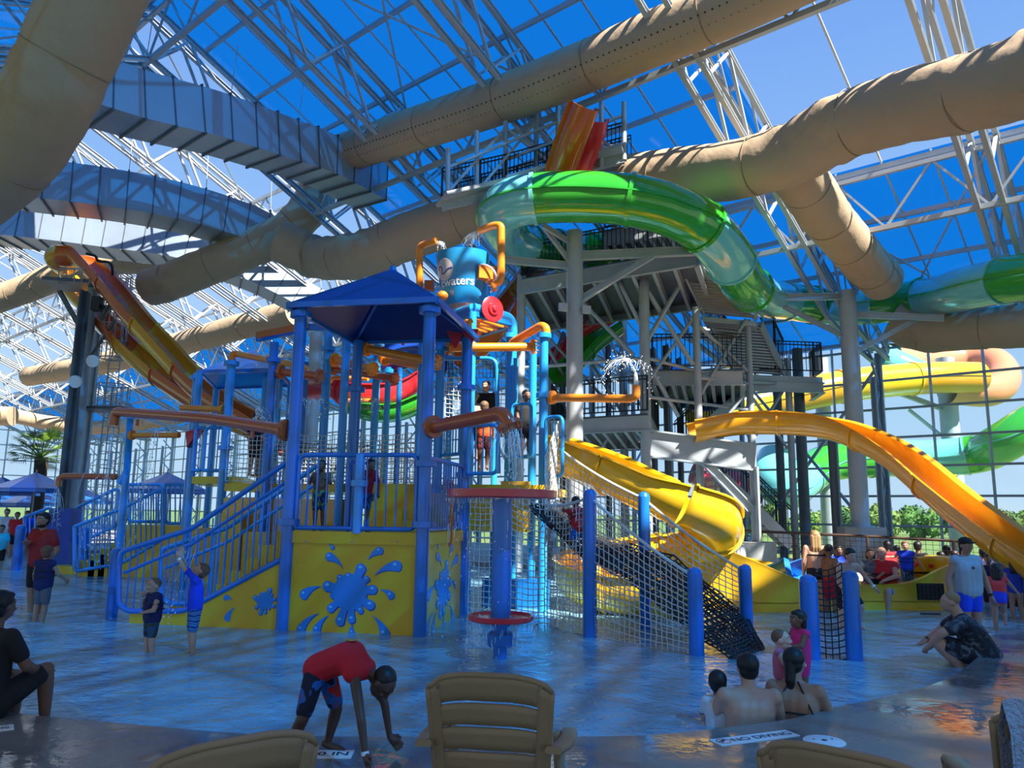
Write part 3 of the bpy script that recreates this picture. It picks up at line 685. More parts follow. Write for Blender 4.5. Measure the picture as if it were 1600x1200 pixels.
def stairs(a, c, w, nm='stair_flight', par=bt, n=14, side=None, rails=True):
    """a top left, c bottom left edge points, w vector across"""
    b = MB(); d = (c-a)
    b.beam(a, c, .06, .34); b.beam(a+w, c+w, .06, .34)
    for i in range(n+1):
        p = lerp(a, c, i/n); q = V((d.x, d.y, 0)).normalized()*.15
        b.add([p-q, p-q+w, p+q+w, p+q]+[v-V((0, 0, .05)) for v in (p-q, p-q+w, p+q+w, p+q)], [(0, 1, 2, 3), (7, 6, 5, 4), (0, 4, 5, 1), (3, 2, 6, 7)])
        if i < n:
            p2 = lerp(a, c, (i+1)/n); p1 = p+q; b.add([p1, p1+w, V((p1.x, p1.y, p2.z))+w, V((p1.x, p1.y, p2.z))], [(0, 1, 2, 3)])
    o = b.build(nm, STEEL, par)
    if rails:
        railing([a+V((0, 0, .1)), c+V((0, 0, .1))], par=par, nm='stair_railing'); railing([a+w+V((0, 0, .1)), c+w+V((0, 0, .1))], par=par, nm='stair_railing')
    return o
s1a = P(1068, 412, 20.6); s1b = P(1120, 496, 22); wv = P(1150, 490, 22.3)-P(1092, 492, 22)
wv = V((1.75, .5, 0))
stairs(P(1066, 415, 20.6), P(1100, 486, 22.4), wv)
lb = P(1100, 490, 22.4)
pl = [P(1098, 492, 22.3), P(1098, 492, 22.3)+wv, P(1098, 492, 22.3)+wv+V((.35, .9, 0)), P(1098, 492, 22.3)+V((.35, .9, 0))]
b = MB(); b.poly([p-V((0, 0, .2)) for p in pl], .15, (0, 0, 1)); b.build('landing', STEEL, bt)
stairs(P(1108, 500, 22.9), P(1150, 578, 24.3), wv, n=16)
q0 = P(1150, 580, 24.3); q = [q0, q0+V((2.9, .3, 0)), q0+V((3.2, 2.1, 0)), q0+V((.3, 1.8, 0))]
b = MB(); b.poly([p-V((0, 0, .3)) for p in q], .2, (0, 0, 1)); b.build('landing', STEEL, bt); railing([q[0], q[1], q[2]])
b = MB(); b.ibeam(q[0]-V((0, 0, .45)), q[1]-V((0, 0, .45)), .16, .35); b.ibeam(q[1]-V((0, 0, .45)), q[2]-V((0, 0, .45)), .16, .35); b.build('deck_beam', STEEL, bt)
stairs(P(1180, 596, 25.6), P(1060, 705, 25.2), V((.2, 1.4, 0)), n=18)
stairs(P(1130, 745, 24.5), P(1238, 852, 23.6), V((.2, 1.3, 0)), n=16)
# cross braces
b = MB()
for u, w, t_ in [((910, 470, 19.6), (1018, 402, 20), .1), ((1007, 520, 21), (952, 410, 21), .1), ((1010, 535, 21), (1088, 400, 21), .11), ((1012, 455, 21), (1083, 570, 21.4), .12), ((908, 470, 21.5), (990, 555, 21), .1), ((1095, 615, 21.8), (1165, 500, 22.6), .1), ((1012, 560, 21), (1170, 600, 23), .09), ((818, 575, 22), (1005, 560, 21), .09), ((818, 480, 22), (880, 585, 24), .09), ((830, 650, 22), (880, 520, 26), .09), ((1012, 570, 21), (1060, 650, 22), .1), ((1095, 480, 21.6), (1010, 600, 21), .08), ((1000, 690, 22), (920, 560, 24), .09), ((1168, 610, 23), (1230, 700, 25), .08), ((1230, 600, 25), (1175, 690, 23), .09), ((820, 630, 22), (1010, 618, 21), .08), ((1090, 590, 21.5), (1230, 600, 25), .1), ((1010, 620, 21), (1168, 640, 23), .08), ((850, 520, 24), (960, 640, 24), .08), ((940, 700, 24), (1000, 600, 24), .08), ((1100, 700, 22.5), (1160, 620, 22.5), .08), ((1087, 505, 21.5), (1168, 580, 23), .1)]:
    b.tube(P(*u), P(*w), t_*.6, n=8)
b.build('cross_brace', STEEL, bt)
# strip lights under the decks (lit)
LIT = bpy.data.materials.new('lit tube lamp'); LIT.use_nodes = True
_n = LIT.node_tree.nodes['Principled BSDF']; _n.inputs['Emission Color'].default_value = (1, .9, .75, 1); _n.inputs['Emission Strength'].default_value = 3
for i, (x, y, Y) in enumerate(((958, 459, 23.8), (986, 453, 24.2), (1030, 483, 25), (1024, 480, 25.6), (1098, 513, 25))):
    b = MB(); b.box(P(x, y+0, Y)-V((0, 0, .0)), (.55, .1, .07), rz=.3); o = b.build('strip_light', LIT)
    tag(o, 'small lit strip light under the tower deck, %s from the left' % ordw[[0, 1, 3, 2, 4][i]], 'light', 'strip lights under the tower')
d4 = deck(4.1, [(862, 668), (1012, 660), (1030, 690), (885, 694)])
railing([p+V((0, 0, .25)) for p in (d4[3], d4[0], d4[1], d4[2])])
d5 = deck(5.6, [(1020, 590), (1160, 590), (1160, 628), (1035, 628)]); railing([p+V((0, 0, .25)) for p in (d5[0], d5[1])])
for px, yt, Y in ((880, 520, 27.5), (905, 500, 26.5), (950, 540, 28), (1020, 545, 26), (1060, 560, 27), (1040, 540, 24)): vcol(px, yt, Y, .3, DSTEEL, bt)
# transfer truss low on the tower
g = thing('transfer_girder', 'heavy grey plate girder low on the stair tower with a diagonal strut', 'girder', P(1090, 720, 21))
b = MB(); b.ibeam(P(1012, 693, 21), P(1180, 715, 21), .3, .75, .05)
for x in (1030, 1060, 1090, 1120, 1150): u = P(x, 693+(x-1012)*.13, 21); b.beam(u-V((0, .0, .33)), u+V((0, 0, .33)), .28, .03, up=V((0, 1, 0)))
b.build('girder_beam', STEEL, g); b = MB(); z = P(1178, 730, 21); b.ibeam((z.x, z.y, 0.9), z, .36, .36); b.build('leg', STEEL, g)
b = MB(); b.ibeam(P(1100, 720, 21), P(1172, 795, 21), .2, .24); b.build('strut', STEEL, g); b = MB(); b.lathe((z.x, z.y, 0), [(.5, 0), (.5, .95)], 24); b.build('pedestal', CONC, g)
for i, (x, yt, Y, w) in enumerate([(1212, 560, 27, .24), (1245, 545, 26.5, .3), (1300, 690, 24.2, .22)]):
    p = P(x, yt, Y); b = MB(); b.tube((p.x, p.y, 0), p, w*.6, n=16); o = b.build('steel_post', DSTEEL)
    tag(o, ['dark steel post left of the pair behind the stair landing', 'thick dark steel post right of the stair landing', 'grey post beside the white column on the pedestal'][i], 'post')
# colourful slides seen behind the tower
DBS = mat('dark blue fibreglass', (.01, .06, .35), .25, coat=.6)
flume('burnt orange steep slide high up under the roof', [(915, 165, 17.6), (900, 205, 18.0), (884, 250, 18.6), (872, 292, 19.2)], .72, [('burnt orange', ORS)], per=2)
flume('red steep slide high up under the roof beside the orange one', [(930, 185, 18.2), (922, 220, 18.6), (910, 255, 19.1), (898, 292, 19.6)], .66, [('red', RED)], per=2)
flume('brown orange slide passing down behind the bucket', [(850, 395, 24.5), (820, 440, 24), (790, 480, 23.4), (760, 520, 22.6), (720, 560, 22)], .95, [('brown orange', ORS)], per=2.4)
tube_slide('dark blue tube slide behind the play structure posts', [(700, 560, 20), (650, 548, 20), (620, 552, 20), (590, 570, 20)], .95, [('dark blue', DBS)], per=2)
tube_slide('blue tube slide through the lower stair tower', [(1040, 590, 27), (1065, 605, 27), (1095, 618, 27), (1130, 610, 27)], 1.2, [('blue', BLUE)], per=2)
flume('green open slide in the shade behind the posts', [(960, 510, 25), (930, 530, 24.5), (900, 560, 24), (870, 590, 23.4)], .8, [('green', GREEN)], per=2)
flume('dark red open slide in the shade behind the posts', [(960, 480, 26), (920, 510, 26), (880, 540, 26), (850, 575, 25.6)], .9, [('dark red', RED)], per=2)
flume('red tube slide low behind the rope nets', [(640, 590, 20), (600, 612, 19.5), (560, 612, 19.5), (520, 596, 20), (490, 600, 21)], .9, [('red', RED)], per=2.2)
flume('green slide low behind the rope nets', [(660, 625, 19), (620, 640, 19), (580, 640, 19), (545, 628, 19.4)], .6, [('green', GREEN)], per=2.2)
# grey column behind the front tower
column('grey round column behind the blue canopy tower', 497, 480, 700, 23, .2)
# dark shade structure: catwalks up high with railings
cw = thing('catwalk', 'steel catwalk with black railings high behind the ducts', 'catwalk', P(780, 290, 19.3))
pts = [P(690, 312, 18.6), P(790, 288, 19.3), P(880, 262, 19.4), P(975, 238, 18.9)]
b = MB()
for u, w in zip(pts[:-1], pts[1:]): b.beam(u, w, .9, .1); b.ibeam(u-V((0, 0, .18)), w-V((0, 0, .18)), .12, .24)
b.build('walkway', STEEL, cw); railing(pts, h=.85, par=cw, sp=.11)
railing([p+V((.3, .7, 0)) for p in pts], h=.85, par=cw, sp=.11)
b = MB()
for x, yt, yb, Y in ((700, 232, 312, 18.6), (745, 205, 300, 19), (790, 190, 300, 19.4), (838, 165, 300, 19.6), (872, 150, 290, 19.4), (940, 140, 262, 19), (975, 160, 250, 18.9)):
    b.tube(P(x, yt, Y), P(x, yb, Y), .07, n=10)
for u, w in (((700, 262, 18.6), (872, 190, 19.4)), ((745, 300, 19), (838, 190, 19.6)), ((790, 200, 19.4), (880, 270, 19.4)), ((838, 250, 19.6), (940, 170, 19)), ((872, 180, 19.4), (975, 240, 18.9)), ((700, 300, 18.6), (790, 200, 19.4)), ((790, 250, 19.4), (975, 180, 18.9))):
    b.beam(P(*u), P(*w), .07)
b.build('support_frame', STEEL, cw)
# ================================================================== PLAY STRUCTURE
FL = G(440, 995, ZF); FR = G(655, 1005, ZF); BR = G(720, 970, ZF); BL = FL+BR-FR
U = (FL-FR).normalized(); VV = (BR-FR).normalized(); NF = -V((-U.y, U.x, 0)) if V((-U.y, U.x, 0)).y > 0 else V((-U.y, U.x, 0))   # NF faces the camera
NF = NF.normalized(); PZ = 1.3
def onpl(px, py, o, n):
    d = ray(px, py); c = V((0, 0, CAMZ)); return c + d*((o-c).dot(n)/d.dot(n))
def zat(px, py, Y): return P(px, py, Y).z
def post(par, base, ztop, r=.095, m=None, nm='post', collars=(), discs=True, cap=False):
    b = MB(); b.tube((base.x, base.y, ZF), (base.x, base.y, ztop), r, n=16)
    if cap: b.lathe((base.x, base.y, ztop), [(r, 0), (r*.8, r*.5), (r*.3, r*.75)], 16)
    for z in collars: b.lathe((base.x, base.y, z), [(r, -.05), (r*1.7, -.045), (r*1.7, .045), (r, .05)], 20)
    o = b.build(nm, m or BLUE, par)
    if discs:
        b = MB(); b.lathe((base.x, base.y, ZF), [(.30, 0), (.30, .02)], 28); b.build('base_disc', BASERED, par)
    return o
def fpipe(par, pts, r, m, nm='spray_pipe', fl=(True, True), rad=.18, n=14, brass=True):
    q = fillet(pts, rad); b = MB(); b.path(q, r, n)
    for i, e in enumerate((0, -1)):
        if fl[i]:
            t = (q[1]-q[0]).normalized() if e == 0 else (q[-1]-q[-2]).normalized()
            b.lathe(q[e]-t*.03*(1 if e else -1), [(r, -.035), (r*1.75, -.03), (r*1.75, .03), (r, .035)], 18, t)
            x = t.orthogonal().normalized(); y = t.cross(x)
            for k in range(8):
                a = 2*math.pi*k/8; c = q[e]+(x*math.cos(a)+y*math.sin(a))*r*1.45; b.tube(c-t*.06, c+t*.06, r*.13, n=6)
    return b.build(nm, m, par)
# ------------------------------------------------------------------ front tower
ft = thing('play_tower', 'front blue and yellow play tower with square blue canopy and splash graphics', 'play tower', V(((FL.x+BR.x)/2, (FL.y+BR.y)/2, ZF)))
TZ = 4.85
for q, c in ((FL, (TZ-.12, PZ+.15)), (FR, (TZ-.12, PZ+.15, 2.35)), (BR, (3.9, 2.3)), (BL, (3.9,))): post(ft, q, TZ, .1, BLUE, collars=c)
b = MB(); b.poly([q+V((0, 0, PZ-.1-ZF)) for q in (FL, FR, BR, BL)], .1, (0, 0, 1)); b.build('platform', YEL, ft)
def teardrop(tip, head, r, n=14):
    (x0, y0), (x1, y1) = tip, head; L = math.hypot(x1-x0, y1-y0); a0 = math.atan2(y1-y0, x1-x0); ux, uy = (x1-x0)/L, (y1-y0)/L; bow = L*.10*(1 if ux > 0 else -1)
    def c(t): k = bow*math.sin(math.pi*t); return x0+ux*L*t-uy*k, y0+uy*L*t+ux*k
    l, q = [], []
    for i in range(1, 9):
        t = i/9; w = r*t**1.3; cx, cy = c(t); l.append((cx+uy*w, cy-ux*w)); q.append((cx-uy*w, cy+ux*w))
    return [(x0, y0)]+l+[(x1+math.cos(a0-math.pi/2+math.pi*i/n)*r, y1+math.sin(a0-math.pi/2+math.pi*i/n)*r) for i in range(n+1)]+q[::-1]
def blob(c, R0, lobes):
    out = []
    for i in range(200):
        th = 2*math.pi*i/200; d = V((math.cos(th), math.sin(th))); best = R0
        for a, L, w in lobes:
            a = R(a); e = V((math.cos(a)*L, math.sin(a)*L)); m = d.dot(e); pp = e.length_squared-m*m
            if pp < w*w and m > 0: best = max(best, m+math.sqrt(w*w-pp))
            # neck
            if m > 0:
                ang = abs((th-a+math.pi) % (2*math.pi)-math.pi); h = w*.55
                if math.sin(ang) > 1e-4:
                    rr = h/math.sin(ang)
                    if rr < L and rr > best and ang < 1.2: best = rr
        out.append((c[0]+d.x*best, c[1]+d.y*best))
    return out
SC0 = V((547, 925))
lobes = [(66, 38, 8), (38, 32, 5), (8, 36, 7), (-28, 37, 7.5), (-56, 31, 5), (-84, 39, 6.5), (-108, 44, 7.5), (-140, 38, 6.5), (-168, 28, 4.5), (168, 37, 8), (130, 27, 5), (100, 24, 5)]
drops = [((403, 573), (335, 522), 18), ((518, 532), (572, 490), 16), ((552, 600), (655, 555), 22), ((583, 660), (633, 682), 16), ((303, 653), (222, 692), 20), ((300, 770), (215, 845), 18), ((347, 778), (292, 843), 17), ((460, 812), (460, 850), 14), ((548, 772), (612, 850), 22), ((325, 462), (345, 478), 9)]
mpp = 11.9/F      # metres per pixel at the front panel
def splash(par, org, ux, nrm, sx=1, sc=1, lob=lobes, dr=drops):
    """org: centre on the panel; ux: unit vector to the viewer's right along the panel"""
    def tr(pl, off, dx=0, dy=0): return [org+ux*((x+dx)*mpp*sc*sx)+V((0, 0, (y+dy)*mpp*sc))+nrm*off for x, y in pl]
    dk = MB(); md = MB(); lt = MB()
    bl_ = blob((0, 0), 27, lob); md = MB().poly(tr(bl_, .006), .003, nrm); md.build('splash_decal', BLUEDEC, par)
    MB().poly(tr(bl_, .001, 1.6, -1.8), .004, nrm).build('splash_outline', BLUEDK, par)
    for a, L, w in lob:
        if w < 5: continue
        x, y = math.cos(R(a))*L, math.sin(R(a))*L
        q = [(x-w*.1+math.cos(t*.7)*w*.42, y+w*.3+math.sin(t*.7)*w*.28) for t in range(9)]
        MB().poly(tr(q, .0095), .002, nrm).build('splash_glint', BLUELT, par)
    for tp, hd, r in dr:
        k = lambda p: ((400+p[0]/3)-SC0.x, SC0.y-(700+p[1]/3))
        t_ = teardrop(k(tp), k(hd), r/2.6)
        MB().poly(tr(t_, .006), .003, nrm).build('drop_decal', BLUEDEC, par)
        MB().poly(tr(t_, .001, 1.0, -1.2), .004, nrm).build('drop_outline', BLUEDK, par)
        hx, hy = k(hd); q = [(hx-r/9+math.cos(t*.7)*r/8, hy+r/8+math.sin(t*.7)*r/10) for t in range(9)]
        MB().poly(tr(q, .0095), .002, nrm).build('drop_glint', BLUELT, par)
def slab(par, a, c, z0, z1, th, nrm, m, nm):
    b = MB(); pts = [V((a.x, a.y, z0)), V((c.x, c.y, z0)), V((c.x, c.y, z1)), V((a.x, a.y, z1))]
    b.poly(pts if True else pts, th, nrm); return b.build(nm, m, par)
inn = -NF*.0
fp = slab(ft, FL-U*.05, FR+U*.05, ZF, PZ-.16, -.05, NF, YEL, 'front_panel')
slab(ft, FL-U*.05+NF*.03, FR+U*.05+NF*.03, PZ-.16, PZ+.02, -.12, NF, YEL, 'panel_lip')
NR = VV.cross(V((0, 0, 1))).normalized(); NR = NR if NR.x > 0 else -NR
rp = slab(ft, FR+VV*.05, BR-VV*.05, ZF, PZ-.16, -.05, NR, YEL, 'side_panel')
slab(ft, FR+VV*.05+NR*.03, BR-VV*.05+NR*.03, PZ-.16, PZ+.02, -.12, NR, YEL, 'panel_lip')
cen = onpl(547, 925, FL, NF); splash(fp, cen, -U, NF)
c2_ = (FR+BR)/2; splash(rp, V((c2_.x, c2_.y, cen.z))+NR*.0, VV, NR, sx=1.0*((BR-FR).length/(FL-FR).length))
b = MB()
for x in (478, 550, 620): p = onpl(x, 846, FL+NF*.03, NF); b.lathe(p, [(.018, 0), (.012, .012)], 8, NF)
b.build('bolt', STEEL, fp)
def rail(par, a, c, z0, z1, r=.035, sp=.155, rb=.014, m=BLUE, nm='railing', z0b=None, z1b=None, rail_r=None):
    """railing panel from a to c, bottom bar z0 (z0b at c), top bar z1 (z1b at c)"""
    z0b = z0 if z0b is None else z0b; z1b = z1 if z1b is None else z1b; b = MB()
    A0_, A1_, C0, C1 = V((a.x, a.y, z0)), V((a.x, a.y, z1)), V((c.x, c.y, z0b)), V((c.x, c.y, z1b))
    b.path(fillet([A0_, A1_, C1, C0, A0_+(C0-A0_)*.001], .12), r, 10)
    n = max(2, int((c-a).length/sp))
    for i in range(1, n): t = i/n; b.tube(lerp(A0_, C0, t), lerp(A1_, C1, t), rb, n=6)
    return b.build(nm, m, par)
rail(ft, FL-U*.12, FR+U*.12, PZ+.07, PZ+1.18)
rail(ft, FR+VV*.12, BR-VV*.12, PZ+.07, PZ+1.15)
# gate rail on the back left, hand loop
b = MB(); g0 = lerp(FL, FR, .42)+VV*.15
b.path(fillet([g0+V((0, 0, PZ-ZF)), g0+V((0, 0, 2.4-ZF)), g0+VV*.5+V((0, 0, 2.4-ZF)), g0+VV*.5+V((0, 0, PZ-ZF))], .15), .035, 10)
b.path(fillet([g0-U*.12+V((0, 0, PZ-ZF)), g0-U*.12+V((0, 0, 2.15-ZF)), g0-U*.12+VV*.5+V((0, 0, 2.15-ZF)), g0-U*.12+VV*.5+V((0, 0, PZ-ZF))], .15), .03, 10)
b.build('grab_loop', BLUE, ft)
sp_ = lerp(FL, FR, .52)+NF*.0; b = MB(); b.tube(sp_+V((0, 0, PZ-ZF)), sp_+V((0, 0, 2.5-ZF)), .075, n=12); b.lathe(sp_+V((0, 0, 2.05-ZF)), [(.075, -.05), (.13, -.045), (.13, .045), (.075, .05)]); b.build('spray_post', LBLUE, ft)
# canopy: hipped sheet roof
ov = .16; cz = TZ+.05
cc = [FL+(U-VV)*ov, FR+(-U-VV)*ov, BR+(-U+VV)*ov, BL+(U+VV)*ov]; cc = [V((p.x, p.y, cz)) for p in cc]; ap = sum(cc, V())/4+V((0, 0, .95))
b = MB(); th = .05
for i in range(4):
    p, q = cc[i], cc[(i+1) % 4]; b.add([p, q, ap, p-V((0, 0, th)), q-V((0, 0, th)), ap-V((0, 0, th))], [(0, 1, 2), (5, 4, 3), (0, 3, 4, 1)])
b.build('canopy_roof', NAVY, ft)
b = MB()
for i in range(4): b.beam(cc[i]-V((0, 0, .04)), cc[(i+1) % 4]-V((0, 0, .04)), .06, .09); b.beam(cc[i]-V((0, 0, .09)), ap-V((0, 0, .09)), .05)
b.lathe(ap-V((0, 0, .05)), [(.08, 0), (.05, .09), (.01, .11)], 12); b.build('canopy_frame', BLUE, ft)
# pipes on the tower
fpipe(ft, [FR+V((.0, -.02, 0))+V((0, 0, zat(660, 665, 11.4)-ZF))+NR*.1, P(787, 645, 10.4), P(797, 668, 10.35)], .1, RUST, rad=.16)
fpipe(ft, [FL+U*.12+V((0, 0, zat(462, 672, 12)-ZF)), P(330, 654, 13.6), P(222, 646, 15.2), P(181, 643, 15.9), P(177, 665, 15.9)], .1, RUST, rad=.2, fl=(True, False))
for x, y, Y in ((395, 672, 12.7), (215, 655, 15.3)):
    b = MB(); p = P(x, y, Y); b.tube(p, p-V((0, 0, .14)), .035, n=8); b.lathe(p+V((0, 0, .1)), [(.07, -.06), (.07, .06)], 8, -U); b.build('spray_nozzle', RUST, ft)
fpipe(ft, [P(701, 752, 13.2), P(704, 800, 13.1), P(702, 850, 13.1), P(688, 858, 13.0)], .05, RUST, nm='drain_pipe', rad=.1, fl=(True, False))
# ------------------------------------------------------------------ stair of the front tower
st = thing('play_stair', 'yellow sided stair with twin blue handrails descending left from the front tower', 'stair', V((FL.x-2, FL.y+.5, ZF)))
o_ = FL; pv = [onpl(*c, o_, NF) for c in ((447, 872), (320, 938), (286, 955), (203, 957), (203, 975), (320, 982), (436, 992))]
for p in pv: pass
pv = [pv[0], pv[1], pv[2], pv[3], V((pv[3].x, pv[3].y, ZF)), V((pv[0].x, pv[0].y, ZF))]
for k, off in enumerate((0, 1.05)):
    b = MB(); b.poly([p+VV*off-VV*.04*0 for p in pv], -.05, NF); sp = b.build('stringer_panel', YEL, st)
    if k == 0:
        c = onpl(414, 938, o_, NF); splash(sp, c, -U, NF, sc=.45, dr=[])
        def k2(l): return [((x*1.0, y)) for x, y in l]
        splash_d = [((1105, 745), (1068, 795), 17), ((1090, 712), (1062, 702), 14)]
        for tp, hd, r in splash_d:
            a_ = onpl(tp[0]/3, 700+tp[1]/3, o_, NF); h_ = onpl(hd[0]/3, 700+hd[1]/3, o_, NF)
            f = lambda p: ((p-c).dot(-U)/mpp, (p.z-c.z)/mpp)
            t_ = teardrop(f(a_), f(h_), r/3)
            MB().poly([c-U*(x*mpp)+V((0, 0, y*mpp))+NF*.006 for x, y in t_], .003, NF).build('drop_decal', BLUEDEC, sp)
    # railing following the slope
    v_ = VV*off
    tl = [onpl(*q, o_, NF)+v_ for q in ((449, 722), (300, 826), (190, 862), (186, 880), (186, 945), (200, 955), (286, 955), (322, 937), (447, 870))]
    b = MB(); b.path(fillet(tl, .12), .042, 12)
    mid = [onpl(*q, o_, NF)+v_ for q in ((449, 752), (300, 850), (194, 895))]
    b.path(mid, .028, 8); b.build('handrail', LBLUE if k else BLUE, st)
    b = MB()
    for i in range(22):
        x = 196+i*11.6
        yt = 862-(x-190)*.33 if x < 300 else 826-(x-300)*.70
        yb = 955 if x < 286 else 955-(x-286)*.523
        p0 = onpl(x, yb, o_, NF)+v_; p1 = onpl(x, yt, o_, NF)+v_; p1 = V((p0.x, p0.y, p1.z)); b.tube(p0, p1, .013, n=6)
    b.build('balusters', LBLUE if k else BLUE, st, kind='stuff')
    p0 = onpl(172, 960, o_, NF)+v_
nst = 7
for i in range(nst):
    t0 = i/nst; p = lerp(pv[2], pv[0], (i+.5)/nst); z = lerp(ZF+.1, PZ, (i+1)/nst); c = V((p.x, p.y, 0))+VV*.53
    b = MB(); b.box((c.x, c.y, (z+ZF)/2), ((pv[0]-pv[2]).length/nst*.98, .96, z-ZF), rz=math.atan2(U.y, U.x)); b.build('step', YEL, st)
# standing posts (bollards): each a thing
def bollard(label, px, pyt, pyb, r=.085, m=BLUE, nm='blue_post', grp='round blue posts standing in the pool'):
    q = G(px, pyb, ZF); zt = P(px, pyt, q.y).z; t = thing(nm, label, 'post', q, grp); post(t, q, zt-r*.6, r, m, nm='post_shaft', cap=True); return q, zt
bollard('short blue post at the foot of the front stair', 172, 857, 975, .1)
bollard('short blue post at the far left beside the red shirted man', 25, 821, 897, .14)
bollard('short blue post at the foot of the far left stair', 127, 825, 903, .14)
F1, F1z = bollard('tall blue post holding the near side of the climbing net', 922, 766, 1006, .1)
F2, F2z = bollard('short blue post at the low near corner of the climbing net', 1089, 888, 1036, .1)
B1, B1z = bollard('tall blue post on the far side of the climbing net', 1009, 770, 992, .1)
B2, B2z = bollard('short blue post at the far low corner of the climbing net', 1168, 883, 1006, .095)
N1, N1z = bollard('blue post at the left of the black net gate', 1269, 900, 1042, .115)
N2, N2z = bollard('blue post at the right of the black net gate', 1336, 893, 1044, .105)
# ------------------------------------------------------------------ nets
def net_mb(b, a, bb, c, d, nu, nv, r, sag=0, jit=0, sd=1, n=3, off=V((0, 0, 0))):
    """a-bb top edge, d-c bottom edge"""
    rr = random.Random(sd); g = {}
    for i in range(nu+1):
        for j in range(nv+1):
            u, w = i/nu, j/nv; p = lerp(lerp(a, bb, u), lerp(d, c, u), w)
            p = p+V((0, 0, -sag*math.sin(math.pi*u)*(1-w*.5)))+V((rr.uniform(-1, 1), rr.uniform(-1, 1), rr.uniform(-1, 1)))*jit+off
            g[i, j] = p
    for i in range(nu+1): b.path([g[i, j] for j in range(nv+1)], r, n, caps=False)
    for j in range(nv+1): b.path([g[i, j] for i in range(nu+1)], r, n, caps=False)
def net(par, a, bb, c, d, cell, r, m, nm='net_panel', **k):
    b = MB(); nu = max(2, int(((bb-a).length+(c-d).length)/2/cell)); nv = max(2, int(((d-a).length+(c-bb).length)/2/cell))
    net_mb(b, a, bb, c, d, nu, nv, r, **k); return b.build(nm, m, par)
ng = thing('net_gate', 'black rope net stretched between two blue posts at right', 'net', V(((N1.x+N2.x)/2, (N1.y+N2.y)/2, ZF)))
net(ng, N1+V((.1, 0, 1.22)), N2+V((-.1, 0, 1.3)), N2+V((-.1, 0, .03)), N1+V((.1, 0, .03)), .075, .009, ROPEB, sag=.05)
cn = thing('climbing_net', 'rope climbing bridge with black ramp and white side nets into the pool', 'climbing net', (F1+B2)/2)
def top(q, z): return V((q.x, q.y, z))
K0 = P(735, 775, 13.3); K1 = P(800, 768, 12.9); K2 = P(852, 760, 13.0); L0 = P(872, 700, 14.2)
FT, F2T = top(F1, F1z-.1), top(F2, F2z-.12); BT, B2T = top(B1, B1z-.1), top(B2, B2z-.1)
b = MB()
# near side curtain down to the floor, in bays
def flo(p): return V((p.x, p.y, ZF+.02))
bays = [(K0, K1), (K1, K2-V((0, 0, .3))), (K2-V((0, 0, .3)), FT), (FT, F2T)]
for i, (p, q) in enumerate(bays):
    m_ = ROPEW
    net(cn, p, q, flo(q), flo(p), .095, .0085, m_, 'side_net', sag=.04, jit=.008, sd=i)
for i, (p, q) in enumerate([(L0, BT), (BT, B2T)]):
    net(cn, p, q, flo(q), flo(p), .105, .0085, ROPEW, 'side_net', sag=.08, jit=.008, sd=i+10)
net(cn, K2+V((0, 0, .5)), L0+V((0, 0, .5)), L0-V((0, 0, .9)), K2-V((0, 0, 1.0)), .1, .0085, ROPEW, 'side_net', jit=.01)
# black ramp: dense net, four stations
RA = [(P(826, 790, 12.9), P(862, 775, 14.0)), (P(905, 862, 12.1)+V((0, .2, 0)), P(930, 835, 13.2)), (V((F1.x+.5, F1.y-.25, .75)), V((B1.x+.4, B1.y-.3, 1.0))), (V((F2.x+.05, F2.y+.3, .12)), V((B2.x+.0, B2.y+.1, .18))), (P(1160, 1036, 9.95), P(1195, 1016, 10.9))]
for off, cell, r in ((V((0, 0, 0)), .085, .016), (V((.03, .02, -.07)), .1, .014)):
    b = MB()
    for i in range(len(RA)-1):
        (a, c), (d, e) = RA[i], RA[i+1]; L = ((d-a).length+(e-c).length)/2
        net_mb(b, a, c, e, d, 11, max(3, int(L/cell)), r, jit=.012, sd=i, off=off, sag=.05)
    b.build('ramp_net', ROPEB, cn)
b = MB()
for pts in ([K2-V((0, 0, .3)), FT, F2T], [L0, BT, B2T]):
    q = []
    for p, s in zip(pts[:-1], pts[1:]): q += [lerp(p, s, t/10)-V((0, 0, .06*math.sin(math.pi*t/10))) for t in range(10)]
    b.path(q+[pts[-1]], .022, 8)
b.build('edge_rope', ROPEW, cn)
# ------------------------------------------------------------------ spray mushroom
q = G(781, 1042, ZF); t = thing('spray_feature', 'blue pole with two red discs dripping water in front of the net', 'water feature', q)
b = MB(); zt = P(785, 780, q.y).z; z1 = P(781, 965, q.y).z; b.tube((q.x, q.y, ZF), (q.x, q.y, z1-.1), .085, n=20); b.tube((q.x, q.y, z1-.1), (q.x, q.y, zt), .125, n=24)
b.lathe((q.x, q.y, ZF+.33), [(.085, -.07), (.16, -.065), (.16, -.01), (.16, .01), (.16, .065), (.085, .07)], 20)
for k in range(10): a = 2*math.pi*k/10; b.tube((q.x+.135*math.cos(a), q.y+.135*math.sin(a), ZF+.24), (q.x+.135*math.cos(a), q.y+.135*math.sin(a), ZF+.42), .012, n=6)
b.build('pole', BLUE, t)
zd = P(783, 772, q.y).z
b = MB(); b.lathe((q.x, q.y, zd), [(.13, -.05), (.67, -.06), (.70, -.04), (.70, .05), (.67, .055), (.64, .02), (.13, .02)], 48); b.build('upper_disc', RED, t)
b = MB(); b.lathe((q.x, q.y, z1), [(.13, -.02), (.39, -.035), (.41, -.02), (.41, .03), (.39, .035), (.36, .01), (.13, .01)], 40); b.build('lower_disc', RED, t)
MQ, MZ = q, zd
